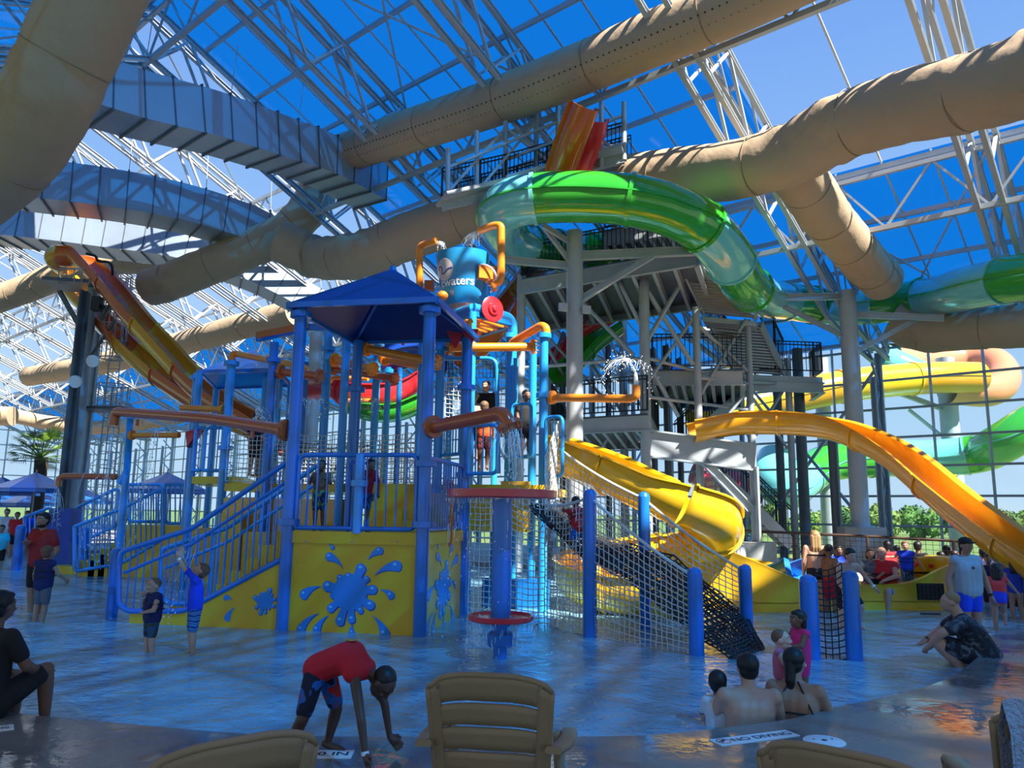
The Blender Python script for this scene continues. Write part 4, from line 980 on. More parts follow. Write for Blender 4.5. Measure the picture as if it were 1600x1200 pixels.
# ------------------------------------------------------------------ rear play deck (posts, decks, pipes, nets)
rd = thing('play_deck', 'large blue and yellow rear play deck with many posts and orange pipes', 'play deck', V((-2.5, 16, ZF)))
DZ = 2.15
def rp_(px, pyt, Y, r=.085, m=LBLUE, collars=(), par=None):
    p = P(px, pyt, Y); post(par or rd, p, p.z, r, m, collars=[P(px, c, Y).z for c in collars], discs=False)
rear = [(514, 515, 15.8, .09, (545,)), (543, 508, 15.2, .085, (512,)), (591, 524, 16.5, .085, (537,)), (661, 520, 14.6, .075, ()), (690, 508, 14.6, .085, (545,)), (797, 522, 15.4, .08, (525,)), (806, 560, 15.2, .05, ()), (833, 537, 15.2, .08, ()), (850, 522, 14.4, .085, (525, 618)), (607, 574, 17.5, .07, (580,)), (625, 575, 18, .06, ()), (429, 535, 15.4, .09, (563,)), (417, 575, 18, .08, ()), (440, 560, 19, .07, ()), (308, 583, 19.5, .09, (590,)), (478, 566, 19, .08, ()), (775, 560, 17, .07, ()), (705, 530, 17, .07, ())]
for px, yt, Y, r, c in rear: rp_(px, yt, Y, r, LBLUE if px not in (478, 429, 625) else BLUE, c)
rp_(362, 563, 17.2, .1, LBLUE, (568, 700), rd)
def deckp(par, pxs, z, m=YEL, nm='deck_floor', th=.14):
    pts = [G(x, y, z) for x, y in pxs] if z < CAMZ else None
    return pts
def dpoly(par, pts, z, th=.16, m=YEL, nm='deck_floor'):
    b = MB(); b.poly([V((p.x, p.y, z-th)) for p in pts], th, (0, 0, 1)); return b.build(nm, m, par)
o0 = V((FR.x, FR.y, 0))
def pv2(u, v): return o0+U*u+VV*v
dpoly(rd, [pv2(-1.4, 3.2), pv2(5.2, 3.2), pv2(5.2, 6.4), pv2(-1.4, 6.4)], DZ)
dpoly(rd, [pv2(-1.6, 2.4), pv2(.0, 2.4), pv2(.0, 3.3), pv2(-1.6, 3.3)], DZ-.02)
# yellow steps up from the front platform, blocky sunlit risers
w_ = 1.75
for i in range(5):
    z = PZ+(DZ-PZ)*(i+1)/5; b = MB(); c = pv2(.95, 2.35+i*.17); b.box((c.x, c.y, (PZ-.1+z)/2), (w_, .19, z-PZ+.1), rz=math.atan2(U.y, U.x)); b.build('step', YEL, rd)
for i, (u, v, w2, h) in enumerate([(1.35, 2.3, .5, .35), (.4, 2.25, .35, .5), (-.25, 2.5, .5, .7), (-.9, 2.6, .5, .9)]):
    c = pv2(u, v+.1); b = MB(); b.box((c.x, c.y, PZ+h/2), (w2, .3, h), rz=math.atan2(U.y, U.x)); b.build('step_block', YEL, rd)
# enclosure sheets below the rear deck
slab(rd, pv2(2.35, 3.2), pv2(5.2, 3.2), ZF, DZ-.3, -.06, NF, AMBER, 'enclosure_panel')
slab(rd, pv2(-1.4, 3.6), pv2(-.1, 3.6), ZF, .4, -.06, NF, BLUE, 'enclosure_panel')
for i in range(4):
    c = pv2(3.2+i*.55, 3.05); b = MB(); b.box((c.x, c.y, (ZF+.5+i*.35)/2), (.5, .3, .5+i*.35-ZF), rz=math.atan2(U.y, U.x)); b.build('step_block', YEL, rd)
# nets around the rear deck
hz0, hz1 = DZ+.05, DZ+1.0
for i, (u0, v0, u1, v1, m_) in enumerate([(5.2, 3.2, 3.9, 3.2, ROPEW), (3.9, 3.2, 2.6, 3.2, ROPEW), (2.6, 3.2, 1.3, 3.25, ROPEW), (1.3, 3.25, .5, 3.25, ROPEW), (5.2, 6.4, 2.0, 6.4, ROPEW), (2.6, 5, 5.2, 5, ROPEB)]):
    a, c = pv2(u0, v0), pv2(u1, v1); net(rd, a+V((0, 0, hz1)), c+V((0, 0, hz1)), c+V((0, 0, hz0)), a+V((0, 0, hz0)), .09, .009, m_, 'guard_net', sag=.05, jit=.01, sd=i)
a, c = P(694, 590, 15.6), P(724, 590, 15.4); net(rd, a, c, P(722, 655, 15.4), P(696, 650, 15.6), .09, .009, ROPEW, 'guard_net', jit=.015)
a, c = P(777, 585, 15.6), P(796, 585, 15.5); net(rd, a, c, P(795, 660, 15.5), P(778, 655, 15.6), .08, .009, ROPEW, 'guard_net', jit=.015)
a, c = P(694, 562, 16.5), P(790, 562, 16.5); net(rd, a, c, P(790, 590, 16.5), P(696, 590, 16.5), .08, .008, ROPEB, 'guard_net')
b = MB(); b.path(fillet([P(694, 560, 15.6), P(776, 560, 15.4), P(779, 740, 15.4)], .2), .045, 10); b.build('guard_frame', LBLUE, rd)
# railings near the top of the net bridge and right end
a, c = P(800, 640, 14.9), P(830, 642, 14.7); rail(rd, a, c, P(800, 715, 14.9).z, P(800, 632, 14.9).z, m=LBLUE)
a, c = P(853, 650, 14.2), P(879, 656, 14.0); rail(rd, a, c, P(853, 745, 14.2).z, P(853, 652, 14.2).z, m=LBLUE)
a, c = P(733, 664, 13.7), P(778, 664, 13.6); rail(rd, a, c, P(733, 740, 13.7).z, P(733, 664, 13.7).z, m=LBLUE, sp=.13)
a, c = P(690, 672, 14.6), P(727, 660, 13.9); rail(rd, a, c, P(690, 712, 14.6).z, P(690, 665, 14.6).z, m=LBLUE, sp=.1)
# orange and rust pipes
OP = .065
fpipe(rd, [P(362, 566, 17.2), P(363, 553, 17.2), P(372, 553, 17.2), P(472, 573, 15.6), P(481, 578, 15.5), P(482, 592, 15.5)], .075, ORANGE, rad=.12, fl=(False, False))
fpipe(rd, [P(437, 581, 15.4), P(501, 588, 15.2)], .085, RUST)
fpipe(rd, [P(550, 516, 15.2), P(668, 517, 14.6)], .085, ORANGE)
fpipe(rd, [P(572, 545, 14.6), P(684, 567, 13.9)], .085, ORANGE)
fpipe(rd, [P(522, 562, 15.8), P(584, 577, 15.2)], .085, ORANGE)
fpipe(rd, [P(600, 561, 16.2), P(668, 574, 15)], .08, ORANGE)
fpipe(rd, [P(520, 577, 17), P(618, 592, 16)], .075, RUST)
fpipe(rd, [P(700, 543, 14.4), P(834, 542, 14.8)], .085, ORANGE)
fpipe(rd, [P(798, 545, 15.2), P(801, 535, 15.2), P(846, 509, 14.5), P(853, 512, 14.4), P(854, 525, 14.4)], .085, ORANGE, rad=.14, fl=(False, False))
fpipe(rd, [P(861, 621, 14.4), P(985, 623, 13.4), P(994, 620, 13.3), P(994, 602, 13.3)], .075, ORANGE, rad=.18, fl=(True, False))
b = MB(); b.tube(P(994, 602, 13.3), P(993, 583, 13.3), .05, .03, n=12); b.build('jet_nozzle', WHITE, rd)
b = MB(); b.lathe(P(516, 560, 15.8), [(.1, -.06), (.15, -.05), (.15, .05), (.1, .06)], 16, U); b.build('blue_flange', LBLUE, rd)
fpipe(rd, [P(535, 626, 18), P(585, 626, 18)], .05, ORANGE); fpipe(rd, [P(515, 598, 18.5), P(520, 590, 18.5), P(575, 592, 18)], .05, ORANGE, fl=(False, False))
fpipe(rd, [P(733, 520, 14), P(733, 503, 14), P(738, 500, 14)], .05, ORANGE, fl=(False, False), rad=.06)
# red cone hoppers on the pipes
for x, y, Y in ((630, 524, 14.8), (712, 528, 14.2), (735, 525, 14)):
    b = MB(); b.lathe(P(x, y, Y), [(.02, -.2), (.2, .05), (.22, .1)], 4); b.build('red_hopper', RED, rd)
# slatted orange sun roofs
def slats(par, pts, n, m, nm='slat_roof'):
    b = MB()
    for i in range(n):
        t = (i+.5)/n; b.beam(lerp(pts[0], pts[1], t), lerp(pts[3], pts[2], t), .09, .12)
    b.build(nm, m, par); b = MB()
    for i in range(4): b.beam(pts[i], pts[(i+1) % 4], .1, .16)
    b.build('roof_edge', BLUE, par)
slats(rd, [P(403, 528, 16.5), P(480, 512, 16.5), P(535, 500, 19.5), P(470, 512, 19.5)], 14, RUST)
slats(rd, [P(480, 512, 16.4), P(545, 510, 15.6), P(590, 498, 18.5), P(536, 500, 19.3)], 9, ORANGE)
b = MB(); b.beam(P(401, 524, 16.3), P(482, 508, 16.3), .06, .14); b.build('roof_fascia', RUST, rd)
# ------------------------------------------------------------------ bucket and its stand
bs = thing('bucket_stand', 'blue framed stand with orange slats, fill pipes and red wheel under the bucket', 'stand', V((P(720, 500, 15.5).x, 15.5, ZF)))
cB = P(724, 492, 15.6)
fr = [P(640, 497, 14.8), P(742, 505, 14.3), P(800, 512, 15.6), P(700, 496, 16.6)]; zz = P(724, 505, 15.5).z
fr = [V((p.x, p.y, zz)) for p in (P(668, 507, 15.9), P(738, 513, 14.6), P(802, 512, 15.4), P(728, 505, 16.9))]
slats(bs, fr, 9, ORANGE)
b = MB(); b.path(fillet([fr[1]+V((0, 0, .1)), fr[2]+V((0, 0, .1)), V((fr[2].x, fr[2].y, zz-.5))], .25), .09, 12); b.path([fr[0]+V((0, 0, .1)), fr[1]+V((0, 0, .1))], .08, 12); b.build('frame_tube', LBLUE, bs)
for p in fr: post(bs, p, zz, .08, LBLUE, discs=False)
fpipe(bs, [P(656, 450, 15.7), P(655, 385, 15.7), P(668, 380, 15.5), P(682, 376, 15.4)], .075, ORANGE, nm='fill_pipe', rad=.22, fl=(False, False))
fpipe(bs, [P(768, 447, 15), P(783, 438, 15), P(783, 352, 15), P(772, 352, 15.1), P(748, 361, 15.3)], .08, ORANGE, nm='fill_pipe', rad=.22, fl=(True, False))
b = MB(); b.box(P(757, 428, 15.15), (.34, .3, .27), rz=.4); b.build('bearing_box', ORANGE, bs)
b = MB(); b.path([P(748, 417, 15)+V((0, 0, 0))]+[P(752+24*math.sin(R(a)), 437-24*math.cos(R(a))*1.0, 14.95) for a in range(0, 150, 12)], .02, 8); b.build('hose', WHITE, bs)
b = MB(); b.tube(P(754, 480, 15.3), P(754, 440, 15.3), .09, n=12); b.tube(P(764, 447, 15), P(764, 470, 15), .025, n=8); b.build('support_pipe', LBLUE, bs)
wc = P(770, 483, 14.75); ax = V((.75, -1, 0)).normalized(); b = MB(); b.lathe(wc, [(.05, -.10), (.23, -.035), (.26, -.02), (.26, .0), (.23, .015), (.13, .02), (.12, .06), (.06, .065), (.05, .10), (.02, .11)], 36, ax); b.build('red_wheel', RED, bs)
b = MB(); b.tube(wc-ax*.05, P(750, 487, 15.4), .05, n=10); b.build('wheel_axle', RED, bs)
b = MB(); b.ell(P(691, 462, 14.95), (.12, .1, .1)); b.build('bearing_knob', ORANGE, bs); b = MB(); b.box(P(671, 447, 15.6), (.2, .2, .2)); b.build('bearing_box', RUST, bs)
bk = thing('tipping_bucket', 'big blue tipping bucket with wave emblem and white lettering', 'bucket', cB)
rb_, rt_, hB = .44, .565, 1.12; tilt = V((-.035, 0, 1)).normalized(); cB = P(724, 481, 15.45)
b = MB(); b.lathe(cB, [(rb_*.95, 0), (rb_, .03), (rt_, hB), (rt_*.95, hB), (rb_*.9, .08)], 48, tilt); b.build('bucket_shell', mat('bucket blue', (.02, .30, .62), .3, coat=.4), bk)
b = MB(); b.lathe(cB+tilt*(hB*.93), [(.001, 0), (rt_*.93, .005)], 40, tilt, False); b.build('water_fill', WHITE, bk)
tx = V((1, 0, 0)); tx = (tx-tilt*tx.dot(tilt)).normalized(); ty = tilt.cross(tx)
view = V((-cB.x, -cB.y, 0)).normalized(); va = math.atan2(view.dot(ty), view.dot(tx))
def onb(s, h, off=.004):
    """s: metres to the viewer's right around the wall, h: height"""
    r = lerp(rb_, rt_, h/hB)+off; a = va+s/lerp(rb_, rt_, .6); return cB+tilt*h+(tx*math.cos(a)+ty*math.sin(a))*r
def wrap_poly(name, pl, m, par, off=.004, n=10):
    """pl: strip list of (left,right) rows"""
    b = MB(); vs = []; fs = []
    for (x0, x1, h) in pl:
        vs += [onb(lerp(x0, x1, i/n), h, off) for i in range(n+1)]
    for j in range(len(pl)-1):
        for i in range(n): fs.append((j*(n+1)+i, j*(n+1)+i+1, (j+1)*(n+1)+i+1, (j+1)*(n+1)+i))
    b.add(vs, fs, True); return b.build(name, m, par)
PINK = mat('pale emblem print', (.72, .58, .55), .5)
ex, eh, er = -.43, .71, .225
rows = [(ex-math.sqrt(max(0, 1-(k/12)**2))*er, ex+math.sqrt(max(0, 1-(k/12)**2))*er, eh+er*1.05*k/12) for k in range(-12, 13)]
wrap_poly('emblem_disc', rows, PINK, bk)
# wave line: swirl
cv = [(-.21, .02), (-.17, .07), (-.12, .09), (-.075, .06), (-.06, .01), (-.085, -.03), (-.06, -.075), (0, -.07), (.06, -.03), (.12, .0), (.215, .005)]
wl_ = curve([V((x, y, 0)) for x, y in cv], 6); vs = []
for i, p in enumerate(wl_):
    t = (wl_[min(i+1, len(wl_)-1)]-wl_[max(0, i-1)]).normalized(); nn = V((-t.y, t.x, 0))*.014
    vs += [onb(ex+p.x+nn.x, eh+p.y+nn.y, .008), onb(ex+p.x-nn.x, eh+p.y-nn.y, .008)]
b = MB(); b.add(vs, [(2*i, 2*i+1, 2*i+3, 2*i+2) for i in range(len(wl_)-1)], True); b.build('wave_line', BLUEDK, bk)
def text_mesh(s, size, ext=0):
    cu = bpy.data.curves.new('lettering', 'FONT'); cu.body = s; cu.size = size; cu.extrude = ext; cu.offset = size*.012
    o = bpy.data.objects.new('lettering', cu); COL.objects.link(o); dg = bpy.context.evaluated_depsgraph_get()
    me = bpy.data.meshes.new_from_object(o.evaluated_get(dg)); bpy.data.objects.remove(o); bpy.data.curves.remove(cu)
    vs = [v.co.copy() for v in me.vertices]; fs = [list(p.vertices) for p in me.polygons]; bpy.data.meshes.remove(me); return vs, fs
vs, fs = text_mesh('cwaters', .25)
w0 = min(v.x for v in vs); w1 = max(v.x for v in vs); sx = .80/(w1-w0)
b = MB(); b.add([onb(-.56+(v.x-w0)*sx, .36+v.y, .006) for v in vs], fs); b.build('bucket_lettering', WHITE, bk)
# ------------------------------------------------------------------ small canopy tower at left rear
lt2 = thing('canopy_tower', 'small rear play tower under the pale blue pyramid canopy at left', 'play tower', P(365, 800, 18.5))
ys = 18.5; A_ = P(318, 578, 18.2); Bq = P(458, 590, 17.8)
cz2 = P(370, 585, 18.3).z
q4 = [P(312, 585, 17.8), P(432, 592, 17.4), P(455, 590, 19.6), P(340, 583, 20.2)]; q4 = [V((p.x, p.y, cz2)) for p in q4]; ap2 = P(396, 546, 18.8)
b = MB()
for i in range(4):
    p, q = q4[i], q4[(i+1) % 4]; b.add([p, q, ap2, p-V((0, 0, .05)), q-V((0, 0, .05)), ap2-V((0, 0, .05))], [(0, 1, 2), (5, 4, 3), (0, 3, 4, 1)])
b.build('canopy_roof', LBLUE, lt2)
b = MB()
for i in range(4): b.beam(q4[i]-V((0, 0, .04)), q4[(i+1) % 4]-V((0, 0, .04)), .06, .09)
b.build('canopy_frame', BLUE, lt2)
for p in q4: post(lt2, p, cz2, .08, LBLUE, discs=False)
dpoly(lt2, [P(300, 745, 17.5), P(380, 748, 17.2), P(400, 745, 19.6), P(325, 742, 20)], P(340, 745, 17.5).z)
b = MB()
for x0, x1, Y in ((300, 316, 17.6), (316, 347, 17.5)):
    rail(lt2, P(x0, 745, Y), P(x1, 745, Y), P(x0, 735, Y).z, P(x0, 668, Y).z, m=LBLUE, sp=.14, r=.04)
fpipe(lt2, [P(205, 680, 18), P(280, 680, 17.6)], .065, ORANGE, fl=(True, False)); fpipe(lt2, [P(283, 637, 17.6), P(350, 640, 17.2)], .07, ORANGE, fl=(False, True))
b = MB(); pp = P(290, 675, 17.6); b.add([pp, pp+V((.35, 0, .12)), pp+V((.05, 0, -.35)), pp+V((0, .3, 0)), pp+V((.35, .3, .12)), pp+V((.05, .3, -.35))], [(0, 1, 2), (3, 5, 4), (0, 2, 5, 3), (1, 4, 5, 2), (0, 3, 4, 1)]); b.build('red_hopper', RED, lt2)
# leaning post with pipes at far left
lp = thing('spray_post', 'blue post with elbow carrying orange spray pipes at far left', 'spray post', P(195, 745, 18.4))
b = MB(); b.path(fillet([P(203, 650, 18), P(198, 738, 18.3), P(190, 750, 18.3), P(186, 755, 18.3)], .2), .085, 12); b.lathe(P(203, 652, 18), [(.085, -.04), (.14, -.035), (.14, .035), (.085, .04)], 16); p = P(197, 742, 18.3); b.tube(p, V((p.x, p.y, ZF)), .085, n=12); b.build('post', LBLUE, lp)
fpipe(lp, [P(182, 745, 18.4), P(100, 744, 18.8), P(92, 748, 18.8), P(91, 760, 18.8)], .075, RUST, fl=(False, False))
# ------------------------------------------------------------------ far left stair and platform
fs_ = thing('far_stair', 'far left blue railed stair with yellow steps and navy side sheet', 'stair', G(200, 900, ZF))
def rampr(par, pts_top, pts_bot, Y, m, nm='handrail', sp=8, dY=0):
    n = 20; tp = [P(x, y, Y+dY) for x, y in pts_top]; bt_ = [P(x, y, Y+dY) for x, y in pts_bot]
    b = MB(); b.path(fillet(tp+bt_[::-1]+[tp[0]], .15), .045, 10)
    def at(pl, x):
        for (a, c) in zip(pl[:-1], pl[1:]):
            if a[0] <= x <= c[0]: return lerp(a[1], c[1], (x-a[0])/(c[0]-a[0]))
        return pl[-1][1]
    x = pts_top[0][0]+sp
    while x < pts_top[-1][0]-2:
        b.tube(P(x, at(pts_top, x), Y+dY), P(x, at(pts_bot, x), Y+dY), .02, n=5); x += sp
    return b.build(nm, m, par)
rampr(fs_, [(116, 823), (190, 795), (255, 762)], [(116, 893), (190, 880), (255, 842)], 20.5, LBLUE)
rampr(fs_, [(38, 808), (80, 792)], [(38, 850), (80, 825)], 22.5, LBLUE)
rampr(fs_, [(120, 793), (185, 762)], [(120, 850), (185, 820)], 22.3, LBLUE)
rampr(fs_, [(200, 757), (255, 757)], [(200, 815), (255, 815)], 21.5, LBLUE); rampr(fs_, [(258, 757), (290, 757)], [(258, 818), (290, 818)], 20.6, LBLUE)
b = MB(); p = P(98, 838, 22); b.box(p, (.65, .5, 1.55)); b.build('side_sheet', NAVY, fs_)
for i in range(6):
    a = P(150+i*16, 880-i*9, 21); b = MB(); b.box((a.x, a.y+.3, (ZF+a.z)/2+.05), (.42, 1.5, a.z-ZF+.1)); b.build('step', YEL, fs_)
a = P(258, 820, 21.3); b = MB(); b.box((a.x, a.y, (ZF+a.z)/2), (1.6, 1.6, a.z-ZF)); b.build('platform_block', YEL, fs_)
a = P(330, 850, 19.8); b = MB(); b.box((a.x, a.y, .45), (1.6, .8, 1.4)); b.build('platform_block', YEL, fs_)
b = MB(); a = P(90, 890, 21.4); b.box((a.x+.5, a.y, ZF+.15), (2.2, .6, .3)); b.build('kerb_block', YEL, fs_)
# ------------------------------------------------------------------ yellow play slide and run-out
flume('bright yellow open slide curling down behind the climbing net', [(868, 700, 15.6), (910, 715, 15.2), (960, 735, 14.7), (1010, 758, 14.3), (1060, 778, 14.0), (1105, 800, 14.2), (1118, 828, 14.9), (1085, 850, 15.6), (1020, 856, 15.8), (950, 868, 15.8), (905, 890, 15.4), (930, 912, 14.8), (1000, 922, 14.3), (1080, 930, 14.1)], .98, [('yellow', SLY)], per=1.45, arc=235)
sy = thing('slide_runout', 'wide yellow run-out trough ending in a raised rounded end with a black grille', 'run-out trough', G(1280, 955, ZF))
fr_ = [G(1040, 958, ZF), G(1100, 962, ZF), G(1180, 965, ZF), G(1260, 965, ZF), G(1340, 962, ZF), G(1420, 962, ZF), G(1480, 962, ZF)]
tops = [1.25, 1.15, .8, .42, .33, .38, .68]
path_f = curve([V((p.x, p.y, h)) for p, h in zip(fr_, tops)], 8)
endc = G(1488, 962, ZF)
for k in range(1, 10):
    a = R(-90+20*k); path_f.append(V((endc.x+.55*math.cos(a)*.9, endc.y+.8+.8*math.sin(a), lerp(.72, .85, math.sin(math.pi*k/10)))))
back = [G(1440, 925, 0), G(1380, 930, 0), G(1300, 925, 0), G(1200, 920, 0), G(1100, 915, 0)]
path_f += curve([V((p.x, p.y+.3, h)) for p, h in zip(back, (.5, .34, .4, .6, .9))], 5)
b = MB(); n = len(path_f); vs = []
for i, p in enumerate(path_f):
    t = (path_f[min(i+1, n-1)]-path_f[max(0, i-1)]); t.z = 0; t.normalize(); nn = V((t.y, -t.x, 0))
    lp_ = [(0, ZF), (.0, p.z*.45), (.03, p.z*.9), (.06, p.z), (-.02, p.z+.015), (-.1, p.z-.02), (-.14, p.z*.5), (-.3, .03)]
    vs += [V((p.x, p.y, 0))+nn*a+V((0, 0, z)) for a, z in lp_]
m = 8; b.add(vs, [(i*m+j, (i+1)*m+j, (i+1)*m+j+1, i*m+j+1) for i in range(n-1) for j in range(m-1)], True); b.build('trough_wall', YEL, sy)
b = MB(); b.poly([V((p.x, p.y, .0)) for p in path_f], .03, (0, 0, 1)); b.build('trough_floor', YEL, sy)
gp = P(1455, 925, 15.3); b = MB()
for k in range(7): b.box(gp+V((-.24+.08*k, 0, 0)), (.018, .02, .3)); b.box(gp+V((0, 0, -.14+.045*k)), (.5, .02, .018))
b.build('grille', BLACKM, sy); b = MB(); b.box(gp+V((0, .03, 0)), (.52, .02, .32)); b.build('grille_backing', DBLK, sy)
b = MB(); p = P(1484, 941, 13.85); b.box(p, (.05, .02, .13), rz=.6); b.build('notice_plate', WHITE, sy)
b = MB(); p = P(1454, 962, 13.7); b.box(p+V((0, 0, .03)), (.34, .03, .03)); b.build('slot', DBLK, sy)
fb = thing('blue_slide_end', 'blue slide end rising behind the yellow run-out trough', 'water slide', P(1225, 890, 16.5))
b = MB(); b.sweep(curve([P(1192, 893, 16.6), P(1225, 885, 16.3), P(1250, 878, 16), P(1262, 905, 15.6)], 8), upro(.62, 200)); b.build('flume_section', BLUE, fb)
# low white pool rim and yellow climbing block by the small pool
rim = thing('pool_rim', 'pale concrete rim of the small pool behind the run-out', 'pool rim', P(1300, 905, 17.5))
b = MB(); b.path([P(1140, 890, 18.5), P(1200, 896, 17.8), P(1290, 902, 17.3), P(1400, 912, 16.6), P(1470, 918, 16.2)], .16, 8); b.build('rim_edge', CONC, rim)
yb = thing('climbing_block', 'yellow play block with red hand grips behind the trough end', 'play block', P(1450, 905, 17))
b = MB(); a = P(1450, 890, 17.1); b.box(a+V((0, 0, -.1)), (1.15, .35, .72), rz=.05); b.build('block_body', YEL, yb)
for x, y in ((1410, 880), (1432, 882), (1455, 884), (1475, 886), (1420, 902), (1470, 905)):
    b = MB(); b.lathe(P(x, y, 16.85), [(.05, 0), (.03, .05)], 10, V((0, -1, 0))); b.build('hand_grip', RED, yb)
b = MB(); b.box(P(1440, 895, 16.87), (.4, .04, .04)); b.build('ledge', BLACKM, yb)
# ================================================================== PEOPLE
SK = {'light': mat('light skin', (.55, .31, .21), .5), 'tan': mat('tan skin', (.40, .21, .13), .5), 'brown': mat('brown skin', (.20, .095, .055), .5), 'dark': mat('dark skin', (.095, .045, .03), .45), 'pale': mat('pale skin', (.66, .40, .30), .5)}
HAIR = {'black': mat('black hair', (.008, .007, .007), .5), 'brown': mat('brown hair', (.05, .025, .012), .6), 'blond': mat('blond hair', (.32, .19, .08), .6), 'light': mat('light brown hair', (.17, .09, .045), .6)}
EYEW = mat('eye white', (.75, .74, .72), .3); EYED = mat('eye dark', (.01, .008, .006), .2); LIP = mat('lip', (.35, .10, .08), .5)
def cloth(n, c, **k): return mat('fabric '+n, c, .85, **k)
def stripes(name, cols, scale):
    m = bpy.data.materials.new(name); m.use_nodes = True; t = m.node_tree; b = t.nodes['Principled BSDF']; b.inputs['Roughness'].default_value = .8
    tc = t.nodes.new('ShaderNodeTexCoord'); w = t.nodes.new('ShaderNodeTexWave'); w.bands_direction = 'Z'; w.inputs['Scale'].default_value = scale; w.inputs['Distortion'].default_value = 3; w.inputs['Detail'].default_value = 1.5; w.inputs['Detail Scale'].default_value = 2
    r = t.nodes.new('ShaderNodeValToRGB'); r.color_ramp.interpolation = 'CONSTANT'
    r.color_ramp.elements[0].color = (*cols[0], 1); r.color_ramp.elements[1].color = (*cols[1], 1); r.color_ramp.elements[1].position = .35
    for i, c in enumerate(cols[2:]): e = r.color_ramp.elements.new(.6+.2*i); e.color = (*c, 1)
    t.links.new(tc.outputs['Object'], w.inputs['Vector']); t.links.new(w.outputs[0], r.inputs[0]); t.links.new(r.outputs[0], b.inputs['Base Color']); return m
def camo(name, cols, scale=9):
    m = bpy.data.materials.new(name); m.use_nodes = True; t = m.node_tree; b = t.nodes['Principled BSDF']; b.inputs['Roughness'].default_value = .85
    tc = t.nodes.new('ShaderNodeTexCoord'); n = t.nodes.new('ShaderNodeTexNoise'); n.inputs['Scale'].default_value = scale; n.inputs['Detail'].default_value = 2; n.inputs['Distortion'].default_value = 1
    r = t.nodes.new('ShaderNodeValToRGB'); r.color_ramp.interpolation = 'CONSTANT'; r.color_ramp.elements[0].color = (*cols[0], 1); r.color_ramp.elements[1].color = (*cols[1], 1); r.color_ramp.elements[1].position = .47
    for i, c in enumerate(cols[2:]): e = r.color_ramp.elements.new(.56+.09*i); e.color = (*c, 1)
    t.links.new(tc.outputs['Object'], n.inputs['Vector']); t.links.new(n.outputs[0], r.inputs[0]); t.links.new(r.outputs[0], b.inputs['Base Color']); return m
def remesh(o, vox, smooth=3):
    m = o.modifiers.new('skin', 'REMESH'); m.mode = 'VOXEL'; m.voxel_size = vox; m.use_smooth_shade = True
    s = o.modifiers.new('soft', 'SMOOTH'); s.factor = .5; s.iterations = smooth
STAND = dict(pel=(0, 0, .53), che=(0, 0, .72), nek=(0, .005, .835), hed=(0, -.015, .93), shL=(.105, .005, .805), shR=(-.105, .005, .805),
             elL=(.135, .02, .64), elR=(-.135, .02, .64), wrL=(.14, -.03, .50), wrR=(-.14, -.03, .50),
             hiL=(.05, 0, .51), hiR=(-.05, 0, .51), knL=(.055, -.01, .285), knR=(-.055, -.01, .285), anL=(.055, .012, .045), anR=(-.055, .012, .045),
             face=(0, -1, 0), toe=(0, -1, -.1))
